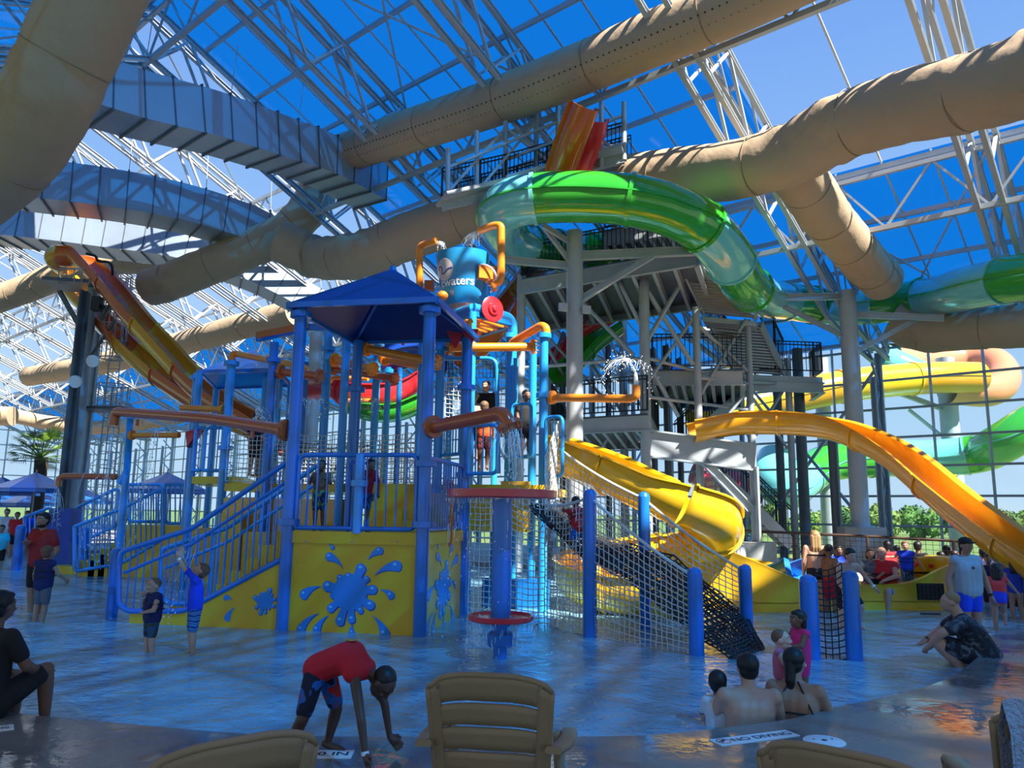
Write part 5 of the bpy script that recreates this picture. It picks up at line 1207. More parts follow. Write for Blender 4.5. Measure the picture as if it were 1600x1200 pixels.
def person(label, base, h, yaw, skin, pose=None, hair=('black', 'short'), top=None, bot=None, extras=(), kid=1.0, fat=1.0, vox=.016, face=True, cat='person', name='person', cut=None, beard=False, hands=True, hand_dir=None):
    """yaw: degrees; 0 faces the camera side (-Y), positive turns counterclockwise seen from above"""
    t = thing(name, label, cat, base); J = dict(STAND)
    if pose: J.update(pose)
    J = {k: V(v)*(1 if k in ('face', 'toe') else h) for k, v in J.items()}
    t.rotation_euler = (0, 0, R(yaw)); RT = offs_map.setdefault(id(t), None)
    B = MB(); f = h*fat; hs = kid
    side = (J['shL']-J['shR']).normalized(); spine = (J['nek']-J['pel']).normalized(); fr = side.cross(spine).normalized()   # front of the body
    hside = (J['hiL']-J['hiR']).normalized()
    def torso(b, g=0, lo=0, hi=1, arms=0):
        q = .036*f
        for s in (-1, 1):
            b.cap(J['pel']+hside*s*q, .068*f+g, J['che']+side*s*q*1.15, .068*f+g)
            b.cap(J['che']+side*s*q*1.15, .068*f+g, (J['sh'+('L' if s > 0 else 'R')]*.72+J['nek']*.28)-spine*.028*h, .040*f+g)
            b.cap((J['sh'+('L' if s > 0 else 'R')])-spine*.012*h, .036*f+g, J['nek']-spine*.035*h, .036*f+g)
        b.cap(J['pel'], .07*f+g, J['che'], .068*f+g)
    torso(B)
    B.cap(J['nek']-spine*.03*h, .033*f, lerp(J['nek'], J['hed'], .6), .03*f*hs)
    for s in 'LR':
        B.cap(J['sh'+s], .034*f, J['el'+s], .026*f); B.cap(J['el'+s], .027*f, J['wr'+s], .0175*f)
        B.cap(J['hi'+s], .058*f, J['kn'+s], .038*f); mid = lerp(J['kn'+s], J['an'+s], .3); B.cap(J['kn'+s], .037*f, mid, .037*f); B.cap(mid, .037*f, J['an'+s], .021*f)
        to = J.get('toe'+s, J['toe']*1.0)
        if 'toe'+s in J: to = to/h
        to = V(to).normalized(); B.cap(J['an'+s]-to*.02*h-V((0, 0, .015*h)), .023*h, J['an'+s]+to*.075*h-V((0, 0, .02*h)), .021*h); B.cap(J['an'+s]+to*.075*h-V((0, 0, .02*h)), .02*h, J['an'+s]+to*.11*h-V((0, 0, .024*h)), .014*h)
        if hands:
            d = (J['wr'+s]-J['el'+s]).normalized() if ('hd'+s) not in J else (J['hd'+s]/h).normalized()
            pn = d.cross(fr); pn = pn.normalized() if pn.length > .1 else side   # palm normal candidates
            wx = d.cross(pn).normalized(); up = J['wr'+s]
            B.cap(up, .018*h, up+d*.03*h, .02*h); B.cap(up+d*.02*h+wx*.012*h, .013*h, up+d*.045*h+wx*.016*h, .012*h); B.cap(up+d*.02*h-wx*.012*h, .013*h, up+d*.045*h-wx*.016*h, .012*h)
            for k, ln in enumerate((.034, .042, .040, .030)):
                a = up+d*.05*h+wx*(.024-.016*k)*h; m = a+d*ln*.55*h+wx*(.004-.0027*k)*h-pn*.004*h; e = m+(d*.85-pn*.5).normalized()*ln*.5*h
                B.cap(a, .0078*h, m, .0072*h, 7); B.cap(m, .0072*h, e, .006*h, 7)
            a = up+d*.012*h+wx*.018*h; m = a+(d*.6+wx*.9).normalized()*.03*h; B.cap(a, .011*h, m, .0085*h, 7); B.cap(m, .0085*h, m+d*.022*h, .007*h, 7)
    # head
    F_ = J['face'].normalized(); Z_ = (spine*.3+V((0, 0, .7))) if 'up' not in J else J['up']/h; Z_ = (Z_-F_*Z_.dot(F_)).normalized(); X_ = Z_.cross(F_)*-1
    M = Matrix((X_, -F_, Z_)).transposed(); c = J['hed']; e = h*hs
    B.ell(c+Z_*.008*e, (.050*e, .061*e, .057*e), M, 20, 14); B.ell(c+F_*.012*e-Z_*.032*e, (.039*e, .043*e, .038*e), M, 16, 10)
    B.ell(c+F_*.050*e-Z_*.044*e, (.018*e, .014*e, .015*e), M)
    B.cap(c+F_*.057*e+Z_*.006*e, .006*e, c+F_*.068*e-Z_*.016*e, .0085*e)
    for s in (-1, 1):
        B.ell(c+X_*s*.051*e-Z_*.006*e-F_*-.002*e, (.007*e, .012*e, .018*e), M, 10, 8); B.ell(c+X_*s*.021*e+F_*.052*e-Z_*.018*e, (.014*e, .01*e, .012*e), M, 8, 6)
        B.cap(c+X_*s*.010*e+F_*.059*e+Z_*.017*e, .005*e, c+X_*s*.032*e+F_*.049*e+Z_*.017*e, .005*e)
    o = B.local('body', SK[skin], t); remesh(o, min(vox, .0125*h), 2)
    if face:
        for s in (-1, 1):
            b = MB(); ec = c+X_*s*.020*e+F_*.0545*e+Z_*.004*e; b.ell(ec, (.0085*e, .0045*e, .005*e), M, 10, 6); ey = b.local('eye', EYEW, t)
            b = MB(); b.ell(ec+F_*.0025*e, (.0042*e, .0035*e, .0045*e), M, 8, 6); b.local('pupil', EYED, ey)
            b = MB(); b.cap(c+X_*s*.011*e+F_*.063*e+Z_*.020*e, .0028*e, c+X_*s*.032*e+F_*.053*e+Z_*.020*e, .002*e, 6); b.local('eyebrow', HAIR[hair[0]] if hair[0] in HAIR else HAIR['black'], t)
        b = MB(); b.ell(c+F_*.0575*e-Z_*.030*e, (.017*e, .006*e, .0055*e), M, 10, 6); b.local('mouth', LIP, t)
    if beard:
        b = MB(); b.ell(c+F_*.014*e-Z_*.055*e, (.041*e, .046*e, .021*e), M, 14, 8); b.local('beard', HAIR['black'], t)
    hm = HAIR.get(hair[0], HAIR['black'])
    if hair[1] != 'bald':
        b = MB(); tight = hair[1] == 'buzz'; g = 1.03 if tight else 1.10
        b.ell(c-F_*.012*e+Z_*.020*e, (.052*e*g, .056*e*g, .052*e*g), M, 18, 12)
        if not tight:
            b.ell(c-F_*.022*e-Z_*.012*e, (.051*e, .042*e, .048*e), M, 16, 10)
            b.ell(c+F_*.022*e+Z_*.048*e, (.042*e, .032*e, .018*e), M, 14, 8)
        if hair[1] in ('long', 'tail'):
            for k, x in enumerate((-.03, 0, .03) if hair[1] == 'long' else (0,)):
                a = c+X_*x*e-F_*.045*e; L = .24*h if hair[1] == 'long' else .17*h; z = V((0, 0, -1))
                b.cap(a, .03*e, a+z*L*.5-F_*.012*e, .027*e); b.cap(a+z*L*.5-F_*.012*e, .027*e, a+z*L+X_*x*.4*e, .012*e)
        if hair[1] == 'bob':
            for s in (-1, 1): b.cap(c+X_*s*.045*e-F_*.02*e, .022*e, c+X_*s*.042*e-F_*.02*e-Z_*.055*e, .02*e)
        ho = b.local('hair', hm, t); remesh(ho, .0075 if h > .5 else .006, 2)
    # clothes
    def seg(b, a, bb, t0, t1, ra, rb): b.cap(lerp(J[a], J[bb], t0), ra, lerp(J[a], J[bb], t1), rb)
    if top:
        kind, m = top[0], top[1]; b = MB(); g = .009*h if kind != 'vest' else .02*h
        if kind == 'bikini':
            for s in (-1, 1): b.ell(lerp(J['che'], J['nek'], .12)+side*s*.035*h+fr*.052*h, (.034*h, .024*h, .03*h))
            b2 = lerp(J['che'], J['nek'], .05); b.lathe(b2, [(.105*f, -.01*h), (.108*f, 0), (.105*f, .01*h)], 24, spine, False)
            o = b.local('bikini_top', m, t)
        else:
            torso(b, g*(1.3 if kind == 'tank' else 1))
            if kind == 'shirt':
                for s in 'LR': seg(b, 'sh'+s, 'el'+s, 0, .62, .043*f, .040*f)
                b.cap(J['hiL'], .064*f+g*.3, J['hiL']+V((0, 0, -.02*h)), .06*f); b.cap(J['hiR'], .064*f+g*.3, J['hiR']+V((0, 0, -.02*h)), .06*f)
            if kind == 'rash':
                for s in 'LR': seg(b, 'sh'+s, 'el'+s, 0, .9, .038*f, .031*f)
            if kind == 'suit':
                for s in 'LR': seg(b, 'hi'+s, 'kn'+s, 0, .1, .062*f, .058*f)
            o = b.local({'shirt': 'shirt', 'rash': 'rash_shirt', 'vest': 'life_vest', 'suit': 'swimsuit', 'tank': 'tank_top'}[kind], m, t); remesh(o, min(.014, .012*h), 3)
            if kind == 'vest' and 'bending' not in label:
                for k, z in enumerate((.25, .6)):
                    bb = MB(); p = lerp(J['pel'], J['che'], z+.35)
                    bb.path([p+(side*math.cos(a)*1.38+fr*math.sin(a)*1.0)*(.088*f+g*.9) for a in [2*math.pi*i/24 for i in range(25)]], .007*h, 6); bb.local('vest_strap', DBLK, t)
    if bot:
        kind, m = bot[0], bot[1]; b = MB()
        for s in (-1, 1): b.cap(J['pel']+hside*s*.036*f-spine*0, .076*f, J['pel']+hside*s*.036*f+spine*.03*h, .074*f)
        ln = {'shorts': .82, 'trunks': .6, 'brief': .12, 'bikini': .08, 'pants': 1}[kind]
        for s in 'LR': seg(b, 'hi'+s, 'kn'+s, 0, ln, .068*f, .052*f if ln > .3 else .064*f)
        o = b.local({'shorts': 'shorts', 'trunks': 'swim_trunks', 'brief': 'briefs', 'bikini': 'bikini_bottom', 'pants': 'trousers'}[kind], m, t); remesh(o, min(.014, .012*h), 3)
    for ex in extras:
        nm, m, fn = ex; b = MB(); fn(b, J, h, dict(F=F_, Z=Z_, X=X_, c=c, e=e, fr=fr, side=side, spine=spine, f=f)); b.local(nm, m, t)
    return t
offs_map = {}
def _local(s, name, m, parent, label=None):
    me = bpy.data.meshes.new(name); o = bpy.data.objects.new(name, me); COL.objects.link(o)
    me.from_pydata([tuple(v) for v in s.v], [], s.f); me.polygons.foreach_set('use_smooth', s.sm); me.materials.append(m); me.update(); o.parent = parent
    if label: o['label'] = label
    return o
MB.local = _local
def band(sd):   # wristband
    def fn(b, J, h, q):
        d = (J['wr'+sd]-J['el'+sd]).normalized(); b.lathe(J['wr'+sd]-d*.012*h, [(.021*h, -.011*h), (.0225*h, 0), (.021*h, .011*h)], 14, d, False)
    return ('wristband', WHITE, fn)
def cap_hat(m):
    def fn(b, J, h, q):
        c, e, Z, Fv, X = q['c'], q['e'], q['Z'], q['F'], q['X']; M = Matrix((X, -Fv, Z)).transposed()
        b.ell(c+Z*.03*e-Fv*.004*e, (.058*e, .066*e, .046*e), M, 18, 10); b.ell(c+Z*.028*e+Fv*.075*e, (.042*e, .045*e, .006*e), M, 16, 6)
    return ('cap', m, fn)
LYC = {}
def gz(px, py, z=ZF): return G(px, py, z)
ARMUP = dict(elL=(.10, -.06, .97), elR=(-.06, -.08, .98), wrL=(.06, -.13, 1.10), wrR=(-.01, -.14, 1.13))
# --- boy in blue shirt reaching up (seen from his right, facing left)
q = gz(298, 1032); h_ = 1.22
st_blue = stripes('striped swim fabric', [(.01, .05, .35), (.02, .22, .6), (.25, .6, .03), (.01, .1, .5)], 4.5)
person('boy in blue shirt and striped trunks standing in water, arms stretched up', q, 1.2, -62, 'light',
       dict(elR=(-.10, -.12, .95), wrR=(-.02, -.17, 1.08), elL=(.08, -.13, .93), wrL=(.03, -.2, 1.05), shL=(.09, -.02, .835), shR=(-.09, -.02, .835), hed=(0, .03, .915), nek=(0, .01, .83), face=(0, -.75, .55), up=(0, .55, .8), hdR=(0, -.1, 1), hdL=(0, -.1, 1)),
       ('light', 'short'), ('rash', cloth('royal blue', (.01, .06, .72))), ('shorts', st_blue), [band('R'), band('L')], kid=1.2, vox=.010)
person('toddler in navy life vest holding a hand to his face in the water', gz(232, 1032), .98, -40, 'light',
       dict(elR=(-.15, -.05, .66), wrR=(-.03, -.13, .80), elL=(.15, -.06, .64), wrL=(.10, -.15, .62), face=(.15, -1, .0)),
       ('light', 'buzz'), ('vest', cloth('navy', (.012, .018, .10))), ('shorts', camo('dark printed trunks', [(.03, .035, .05), (.02, .09, .2), (.05, .06, .03)], 8)), [band('R')], kid=1.42, fat=1.18, vox=.010)
person('bearded man in red and black shirt standing in the far left pool', gz(52, 968), 1.78, -15, 'tan',
       dict(elR=(-.16, -.02, .65), wrR=(-.06, -.12, .70), elL=(.17, .02, .64), wrL=(.14, -.08, .52)), ('black', 'short'), ('shirt', cloth('red', (.32, .015, .015))), ('shorts', cloth('black', (.012, .012, .014))), beard=True)
person('boy in navy vest and grey trunks hugged by the bearded man at far left', gz(60, 982), 1.25, 165, 'tan', dict(elR=(-.17, -.05, .66), wrR=(-.18, -.15, .60)), ('light', 'short'), ('vest', cloth('navy', (.012, .018, .10))), ('shorts', cloth('grey', (.12, .14, .17))), kid=1.2, face=False)
# --- seated man at the left edge
qs = G(18, 1118, 0)
person('man in black shirt sitting on the pool edge at the left border', V((qs.x-.19, qs.y-.08, -.30)), 1.72, 160, 'brown',
       dict(pel=(0, 0, .26), che=(0, .0, .45), nek=(0, -.02, .565), hed=(0, -.035, .665), shL=(.115, -.01, .535), shR=(-.115, -.01, .535), elL=(.15, -.06, .40), elR=(-.16, -.07, .40), wrL=(.09, -.20, .33), wrR=(-.09, -.22, .34),
            hiL=(.06, -.02, .24), hiR=(-.06, -.02, .24), knL=(.08, -.22, .26), knR=(-.13, -.20, .36), anL=(.08, -.22, .04), anR=(-.10, -.25, .09)), ('black', 'short'), ('shirt', cloth('black', (.012, .012, .014))), ('shorts', cloth('black', (.012, .012, .014))), face=False)
# --- bending boy with red life vest
qb = G(548, 1190, 0)
hb = 1.2
vestred = cloth('vest red', (.62, .015, .03)); patr = camo('red blue printed trunks', [(.01, .012, .03), (.02, .12, .45), (.5, .02, .02), (.45, .02, .02)], 7)
def logo(b, J, h, q):
    p = lerp(J['che'], J['nek'], .1)-q['fr']*(.098*h); b.lathe(p, [(.03*h, -.004), (.032*h, 0), (.03*h, .006)], 18, -q['fr'])
person('boy in red life vest bending down with both hands on the deck', V((qb.x, qb.y, 0)), 1.16, 28, 'dark',
       dict(pel=(-.16, .16, .50), che=(-.03, .04, .575), nek=(.075, -.05, .50), hed=(.135, -.11, .44), shL=(.10, .045, .50), shR=(-.035, -.10, .50),
            elL=(.20, .03, .29), wrL=(.235, .015, .10), hdL=(.5, -.3, -.45), elR=(-.02, -.22, .28), wrR=(.0, -.26, .10), hdR=(.1, -.5, -.45),
            hiL=(-.12, .20, .475), hiR=(-.20, .12, .475), knL=(-.04, .20, .25), knR=(-.27, .08, .24), anL=(-.06, .28, .045), anR=(-.33, .20, .03), face=(.25, -.45, -.75), up=(.5, -.5, .4), toe=(.6, -.5, -.15)),
       ('black', 'buzz'), ('vest', vestred), ('shorts', patr), [band('R'), ('vest_badge', mat('badge gold', (.5, .3, .1), .5), logo)], kid=1.25, vox=.008, face=False)
# --- family lounging at the pool edge
def edge_sit(px, py, z): return G(px, py, z)
f1 = G(1192, 1128, 0)
person('shirtless man seen from behind sitting in the water at the edge', V((f1.x, f1.y+.36, -.50)), 1.68, 176, 'light',
       dict(pel=(0, 0, .12), che=(0, .02, .30), nek=(0, .0, .415), hed=(0, -.02, .505), shL=(.125, .01, .375), shR=(-.125, .01, .375), elL=(.17, -.05, .25), elR=(-.17, -.05, .24), wrL=(.18, -.17, .23), wrR=(-.10, -.20, .24),
            hiL=(.05, -.02, .10), hiR=(-.05, -.02, .10), knL=(.08, -.24, .10), knR=(-.08, -.24, .10), anL=(.08, -.46, .08), anR=(-.08, -.46, .08), toe=(0, -.5, 1), face=(.25, -1, 0)), ('black', 'short'), None, ('trunks', cloth('black', (.012, .012, .014))), fat=1.15, face=False)
f2 = G(1262, 1118, 0)
def strap_fn(b, J, h, q):
    n = J['nek']; 
    for s in (-1, 1): b.tube(n-q['fr']*.035*h+q['side']*s*.02*h, lerp(J['che'], J['pel'], .2)-q['fr']*.082*h+q['side']*s*.10*h, .008, n=6)
    b.tube(lerp(J['che'], J['pel'], .2)-q['fr']*.082*h-q['side']*.1*h, lerp(J['che'], J['pel'], .2)-q['fr']*.082*h+q['side']*.1*h, .008, n=6)
person('woman with dark wet ponytail seen from behind in a black swimsuit', V((f2.x, f2.y+.26, -.45)), 1.66, 150, 'tan',
       dict(pel=(0, 0, .12), che=(0, .02, .30), nek=(0, .0, .41), hed=(0, -.02, .50), shL=(.115, .01, .37), shR=(-.115, .01, .37), elL=(.16, -.06, .24), elR=(-.16, -.06, .24), wrL=(.08, -.20, .26), wrR=(-.08, -.20, .26),
            hiL=(.05, -.02, .10), hiR=(-.05, -.02, .10), knL=(.08, -.24, .10), knR=(-.08, -.24, .10), anL=(.08, -.46, .08), anR=(-.08, -.46, .08), toe=(0, -.5, 1), face=(-.35, -1, 0)), ('black', 'tail'), None, ('brief', cloth('black', (.012, .012, .014))), [('swimsuit_strap', DBLK, strap_fn)], face=False, fat=1.08)
f3 = P(1222, 1075, f1.y+.75)
person('baby in pink swimsuit held up between the seated man and woman', V((f3.x, f3.y, -.16)), .74, 60, 'pale',
       dict(knL=(.07, -.1, .38), knR=(-.07, -.1, .38), anL=(.07, -.06, .2), anR=(-.07, -.06, .2), elL=(.14, -.1, .68), wrL=(.10, -.2, .66), elR=(-.14, -.08, .66), wrR=(-.12, -.18, .62), face=(0, -1, .1)), ('light', 'buzz'), ('suit', cloth('soft pink', (.62, .16, .28))), None, kid=1.75, fat=1.25, vox=.008)
f4 = P(1252, 1035, f1.y+1.5)
person('small girl in pink top standing beyond the seated family', V((f4.x, f4.y, ZF)), .93, -75, 'brown',
       dict(elL=(.13, -.08, .67), wrL=(.07, -.17, .66), elR=(-.13, -.08, .67), wrR=(-.06, -.17, .66)), ('black', 'bob'), ('suit', cloth('hot pink', (.75, .03, .2))), ('trunks', cloth('hot pink', (.75, .03, .2))), kid=1.4, fat=1.1)
f5 = G(1140, 1125, 0)
person('small boy in white and navy shirt seen from behind, left of the shirtless man', V((f5.x+.02, f5.y+.42, -.34)), 1.0, 172, 'brown',
       dict(pel=(0, 0, .15), che=(0, .0, .33), nek=(0, .0, .44), hed=(0, -.01, .545), shL=(.10, .0, .405), shR=(-.10, .0, .405), elR=(-.24, .05, .40), wrR=(-.36, .12, .38), elL=(.14, -.06, .28), wrL=(.08, -.16, .26),
            hiL=(.05, -.02, .13), hiR=(-.05, -.02, .13), knL=(.08, -.24, .13), knR=(-.08, -.24, .13), anL=(.08, -.42, .1), anR=(-.08, -.42, .1), toe=(0, -.5, 1)), ('black', 'short'), ('rash', cloth('white', (.6, .65, .7))), ('trunks', cloth('navy', (.012, .018, .10))), kid=1.42, face=False)
# --- man squatting in camo shirt
k1 = G(1515, 1054, ZF)
cam1 = camo('grey camouflage cloth', [(.015, .02, .03), (.05, .06, .075), (.12, .14, .17), (.03, .035, .045)], 7)
def shoulder_stripes(b, J, h, q):
    for k in (-1, 0, 1):
        for s in 'R':
            o = q['fr']*k*.012*h; up = q['spine']*.047*h
            b.path([J['nek']*.45+J['sh'+s]*.55+o+up*.85, J['sh'+s]+o+up*.95+(J['shR']-J['nek']).normalized()*.01*h, lerp(J['sh'+s], J['el'+s], .5)+o+(J['shR']-J['nek']).normalized()*.046*h+q['spine']*.012*h], .003*h, 6)
person('bald man in camouflage shirt and shorts crouching on the right deck edge', V((k1.x+.0, k1.y, ZF)), 1.74, -112, 'light',
       dict(pel=(0, .12, .13), che=(0, .02, .30), nek=(0, -.04, .405), hed=(0, -.085, .495), shL=(.125, -.02, .37), shR=(-.125, -.02, .37), elL=(.14, -.17, .29), elR=(-.15, -.15, .27), wrL=(.08, -.24, .20), wrR=(-.09, -.25, .205),
            hiL=(.06, .10, .12), hiR=(-.06, .10, .12), knL=(.09, -.17, .20), knR=(-.09, -.18, .20), anL=(.08, -.04, .035), anR=(-.08, -.05, .035), face=(.1, -1, -.12)), ('blond', 'buzz'), ('shirt', cam1), ('shorts', camo('dark camouflage cloth', [(.012, .014, .025), (.03, .04, .06), (.12, .14, .18)], 8)),
       [('watch', DBLK, band('R')[2]), ('shoulder_stripe', WHITE, shoulder_stripes)], fat=1.25, face=True)
# --- lifeguard woman
l1 = P(1516, 960, 11.6)
def lanyard(b, J, h, q):
    c = lerp(J['che'], J['nek'], .1)+q['fr']*.088*h
    for s in (-1, 1): b.tube(J['nek']+q['side']*s*.03*h+q['fr']*.02*h, c, .004, n=6)
    b.lathe(c, [(.018, -.008), (.018, .008)], 10, q['fr'])
person('woman in grey tank top, dark cap and whistle lanyard standing in the pool', V((l1.x, l1.y, ZF)), 1.62, 8, 'tan',
       dict(elL=(.19, .02, .63), elR=(-.18, .02, .63), wrL=(.21, -.02, .48), wrR=(-.2, -.02, .48)), ('black', 'tail'), ('tank', cloth('light grey', (.34, .40, .46))), ('trunks', cloth('royal blue', (.01, .06, .72))), [cap_hat(cloth('black', (.012, .012, .014))), ('lanyard', DBLK, lanyard), ('wristband', DBLK, band('L')[2])], fat=1.14)
g1 = P(1562, 960, 13)
person('running girl in red and blue swimsuit seen from behind at right', V((g1.x, g1.y, ZF)), 1.15, 150, 'tan',
       dict(elL=(.2, .05, .68), wrL=(.28, .1, .58), elR=(-.18, -.08, .70), wrR=(-.24, -.14, .62), knR=(-.06, -.12, .32), anR=(-.06, .05, .2), nek=(0, -.03, .83), hed=(0, -.05, .93)), ('black', 'long'), ('suit', stripes('red to blue suit', [(.7, .05, .05), (.7, .05, .05), (.05, .05, .6), (.02, .06, .7)], .75)), None, kid=1.2, face=False)
p1 = P(1588, 940, 14.5)
person('child in dark blue swimsuit beyond the running girl at the right border', V((p1.x, p1.y, ZF)), 1.2, 160, 'tan', None, ('black', 'long'), ('suit', cloth('deep blue', (.02, .05, .4))), None, kid=1.15, face=False)
# --- boy stepping over the run-out wall
b1 = P(1322, 955, 13.0)
person('shirtless dark haired boy leaning forward behind the black net gate', V((b1.x, b1.y, ZF)), 1.42, 10, 'light',
       dict(che=(0, -.05, .715), nek=(0, -.10, .815), hed=(0, -.14, .90), shL=(.105, -.09, .79), shR=(-.105, -.09, .79), elL=(.19, -.12, .66), wrL=(.24, -.2, .55), elR=(-.16, -.1, .63), wrR=(-.13, -.16, .52), face=(.05, -1, -.25), knL=(.1, -.15, .33), anL=(.12, -.05, .12)), ('black', 'short'), None, ('shorts', cloth('black', (.012, .012, .014))), [band('L')], kid=1.1)
def stand(label, px, pyhead, Y, h, yaw, skin, hair, top, bot, z=0, **k):
    p = P(px, pyhead, Y); zt = p.z; base = V((p.x, p.y, zt-h))
    return person(label, base, h, yaw, skin, k.pop('pose', None), hair, top, bot, k.pop('ex', ()), **k)
NAVYC, BLKC, REDC, WHC = cloth('navy', (0, 0, 0)), cloth('black', (0, 0, 0)), cloth('bright red', (.6, .02, .03)), cloth('white', (0, 0, 0))
RBL = cloth('royal blue', (0, 0, 0))
stand('woman with long blond hair in dark bikini seen from behind', 1273, 829, 15.2, 1.68, 165, 'light', ('blond', 'long'), ('bikini', BLKC), ('brief', BLKC), face=False)
stand('shirtless boy in dark red shorts right of the blond woman', 1294, 851, 15.0, 1.42, 120, 'brown', ('black', 'buzz'), None, ('shorts', cloth('dark red', (.35, .01, .03))), kid=1.1, face=False)
stand('child in royal blue vest between the red shorts boy and the wall', 1309, 853, 16.2, 1.35, 0, 'brown', ('black', 'short'), ('vest', RBL), ('shorts', WHC), kid=1.15)
SIT = dict(pel=(0, 0, .26), che=(0, -.01, .45), nek=(0, -.03, .565), hed=(0, -.045, .665), shL=(.115, -.02, .535), shR=(-.115, -.02, .535), elL=(.16, -.10, .42), elR=(-.16, -.10, .42), wrL=(.09, -.22, .38), wrR=(-.08, -.24, .40), hiL=(.06, -.02, .24), hiR=(-.06, -.02, .24), knL=(.11, -.24, .26), knR=(-.11, -.24, .26), anL=(.10, -.24, .04), anR=(-.11, -.26, .04))
def sit(label, px, pyhead, Y, h, yaw, skin, hair, top, bot, **k):
    p = P(px, pyhead, Y); base = V((p.x, p.y, p.z-.735*h)); return person(label, base, h, yaw, skin, k.pop('pose', SIT), hair, top, bot, k.pop('ex', ()), **k)
def board(b, J, h, q): b.ell(J['che']-q['fr']*.16*h-V((0, 0, .02)), (.10, .05, .36))
sit('bald man in red vest and bright blue shorts sitting on the rim', 1379, 854, 16.0, 1.78, -45, 'light', ('light', 'bald'), ('vest', REDC), ('shorts', cloth('bright blue', (.01, .16, .75))), fat=1.1)
sit('person in grey shirt with brown hair sitting left of the bald man', 1359, 857, 16.1, 1.45, -20, 'tan', ('brown', 'bob'), ('shirt', cloth('grey', (.12, .14, .17))), ('shorts', BLKC))
stand('small boy in blue vest and printed shorts standing beside the yellow block', 1414, 847, 16.3, 1.12, -25, 'light', ('light', 'short'), ('vest', RBL), ('shorts', camo('blue printed shorts', [(.02, .02, .05), (.05, .2, .4), (.1, .1, .1)], 9)), kid=1.25, pose=dict(elL=(.2, 0, .68), wrL=(.26, -.03, .57), elR=(-.2, 0, .72), wrR=(-.29, -.02, .72)))
stand('man in white shirt and blue cap beyond the brown fence rail', 1207, 856, 21, 1.62, -80, 'light', ('brown', 'short'), ('shirt', WHC), ('shorts', BLKC), ex=[cap_hat(RBL)], z=0, vox=.02)
# people at the back right behind the fence, small in view
bgs = [(1386, 845, 19, 1.6, 'dark', 'dark skinned child behind the bald man', REDC), (1401, 852, 19.5, 1.4, 'brown', 'child in dark top right behind the red float', NAVYC), (1433, 846, 19, 1.68, 'brown', 'man in black shirt standing by the fence beside the yellow block', BLKC), (1470, 862, 18.6, 1.5, 'brown', 'person with dark hair left of the lifeguard, in shade', BLKC), (1478, 852, 19.2, 1.62, 'dark', 'tall shaded person in black left of the lifeguard', BLKC), (1490, 860, 18, 1.5, 'brown', 'shaded person just left of the lifeguard', NAVYC),
       (1536, 857, 18.2, 1.6, 'tan', 'dark haired person in navy right of the lifeguard', NAVYC), (1543, 866, 17.2, 1.45, 'brown', 'woman in navy shirt behind the running girl', NAVYC), (1571, 863, 18, 1.55, 'tan', 'distant person in grey near the right border', cloth('grey', (0, 0, 0))), (1562, 877, 15.8, 1.3, 'tan', 'child with dark hair behind the running girl', NAVYC), (1590, 882, 16.5, 1.3, 'brown', 'shaded person at the right border by the fence', BLKC)]
for px, py, Y, h, s, lab, m in bgs: stand(lab, px, py, Y, h, random.Random(px).uniform(-60, 200), s, ('black', 'short'), ('shirt', m), ('shorts', BLKC), vox=.022, face=False)
# --- kids on the play structure
k = onpl(497, 833, (FL+FR)/2+VV*.45, NF)
person('shirtless boy in green waist trunks behind the front railing', V((k.x, k.y, PZ)), 1.12, 0, 'brown', dict(elL=(.15, -.04, .68), wrL=(.10, -.15, .73), elR=(-.15, -.04, .68), wrR=(-.10, -.15, .73)), ('black', 'buzz'), None, ('shorts', camo('green blue trunks', [(.02, .02, .06), (.02, .1, .35), (.15, .4, .05)], 8)), kid=1.2)
k = onpl(566, 835, (FL+FR)/2+VV*.6, NF)
person('child in red rash top and blue trunks bending behind the front railing', V((k.x, k.y, PZ)), 1.2, 40, 'brown', dict(che=(0, -.04, .71), nek=(0, -.10, .81), hed=(0, -.15, .88), shL=(.1, -.09, .79), shR=(-.1, -.09, .79), elL=(.13, -.14, .64), wrL=(.1, -.2, .52)), ('black', 'short'), ('rash', cloth('dark red', (0, 0, 0))), ('shorts', camo('blue trunks', [(.01, .03, .1), (.02, .15, .5)], 8)), kid=1.15, face=False)
stand('boy in orange life vest seen from behind at the top of the steps', 757, 628, 14.6, 1.30, 175, 'brown', ('light', 'short'), ('vest', cloth('orange', (.85, .12, .01))), ('shorts', camo('orange printed trunks', [(.02, .02, .02), (.5, .05, .02), (.02, .02, .03)], 9)), kid=1.15, face=False)
stand('shirtless boy on the upper deck left of the orange vest boy', 741, 612, 15.3, 1.4, 20, 'tan', ('black', 'buzz'), None, ('shorts', BLKC), kid=1.1)
stand('brown haired boy in black top on the upper deck behind the others', 760, 596, 15.9, 1.5, -15, 'light', ('brown', 'short'), ('rash', BLKC), ('shorts', BLKC), kid=1.1)
stand('dark haired child behind the railing at the right end of the deck', 822, 610, 15.2, 1.38, 30, 'brown', ('black', 'short'), ('shirt', BLKC), ('shorts', BLKC), kid=1.1, face=False)
stand('child climbing the rear deck at left with dark hair', 402, 645, 16.2, 1.35, 60, 'tan', ('black', 'short'), ('shirt', NAVYC), ('shorts', BLKC), kid=1.1, face=False)
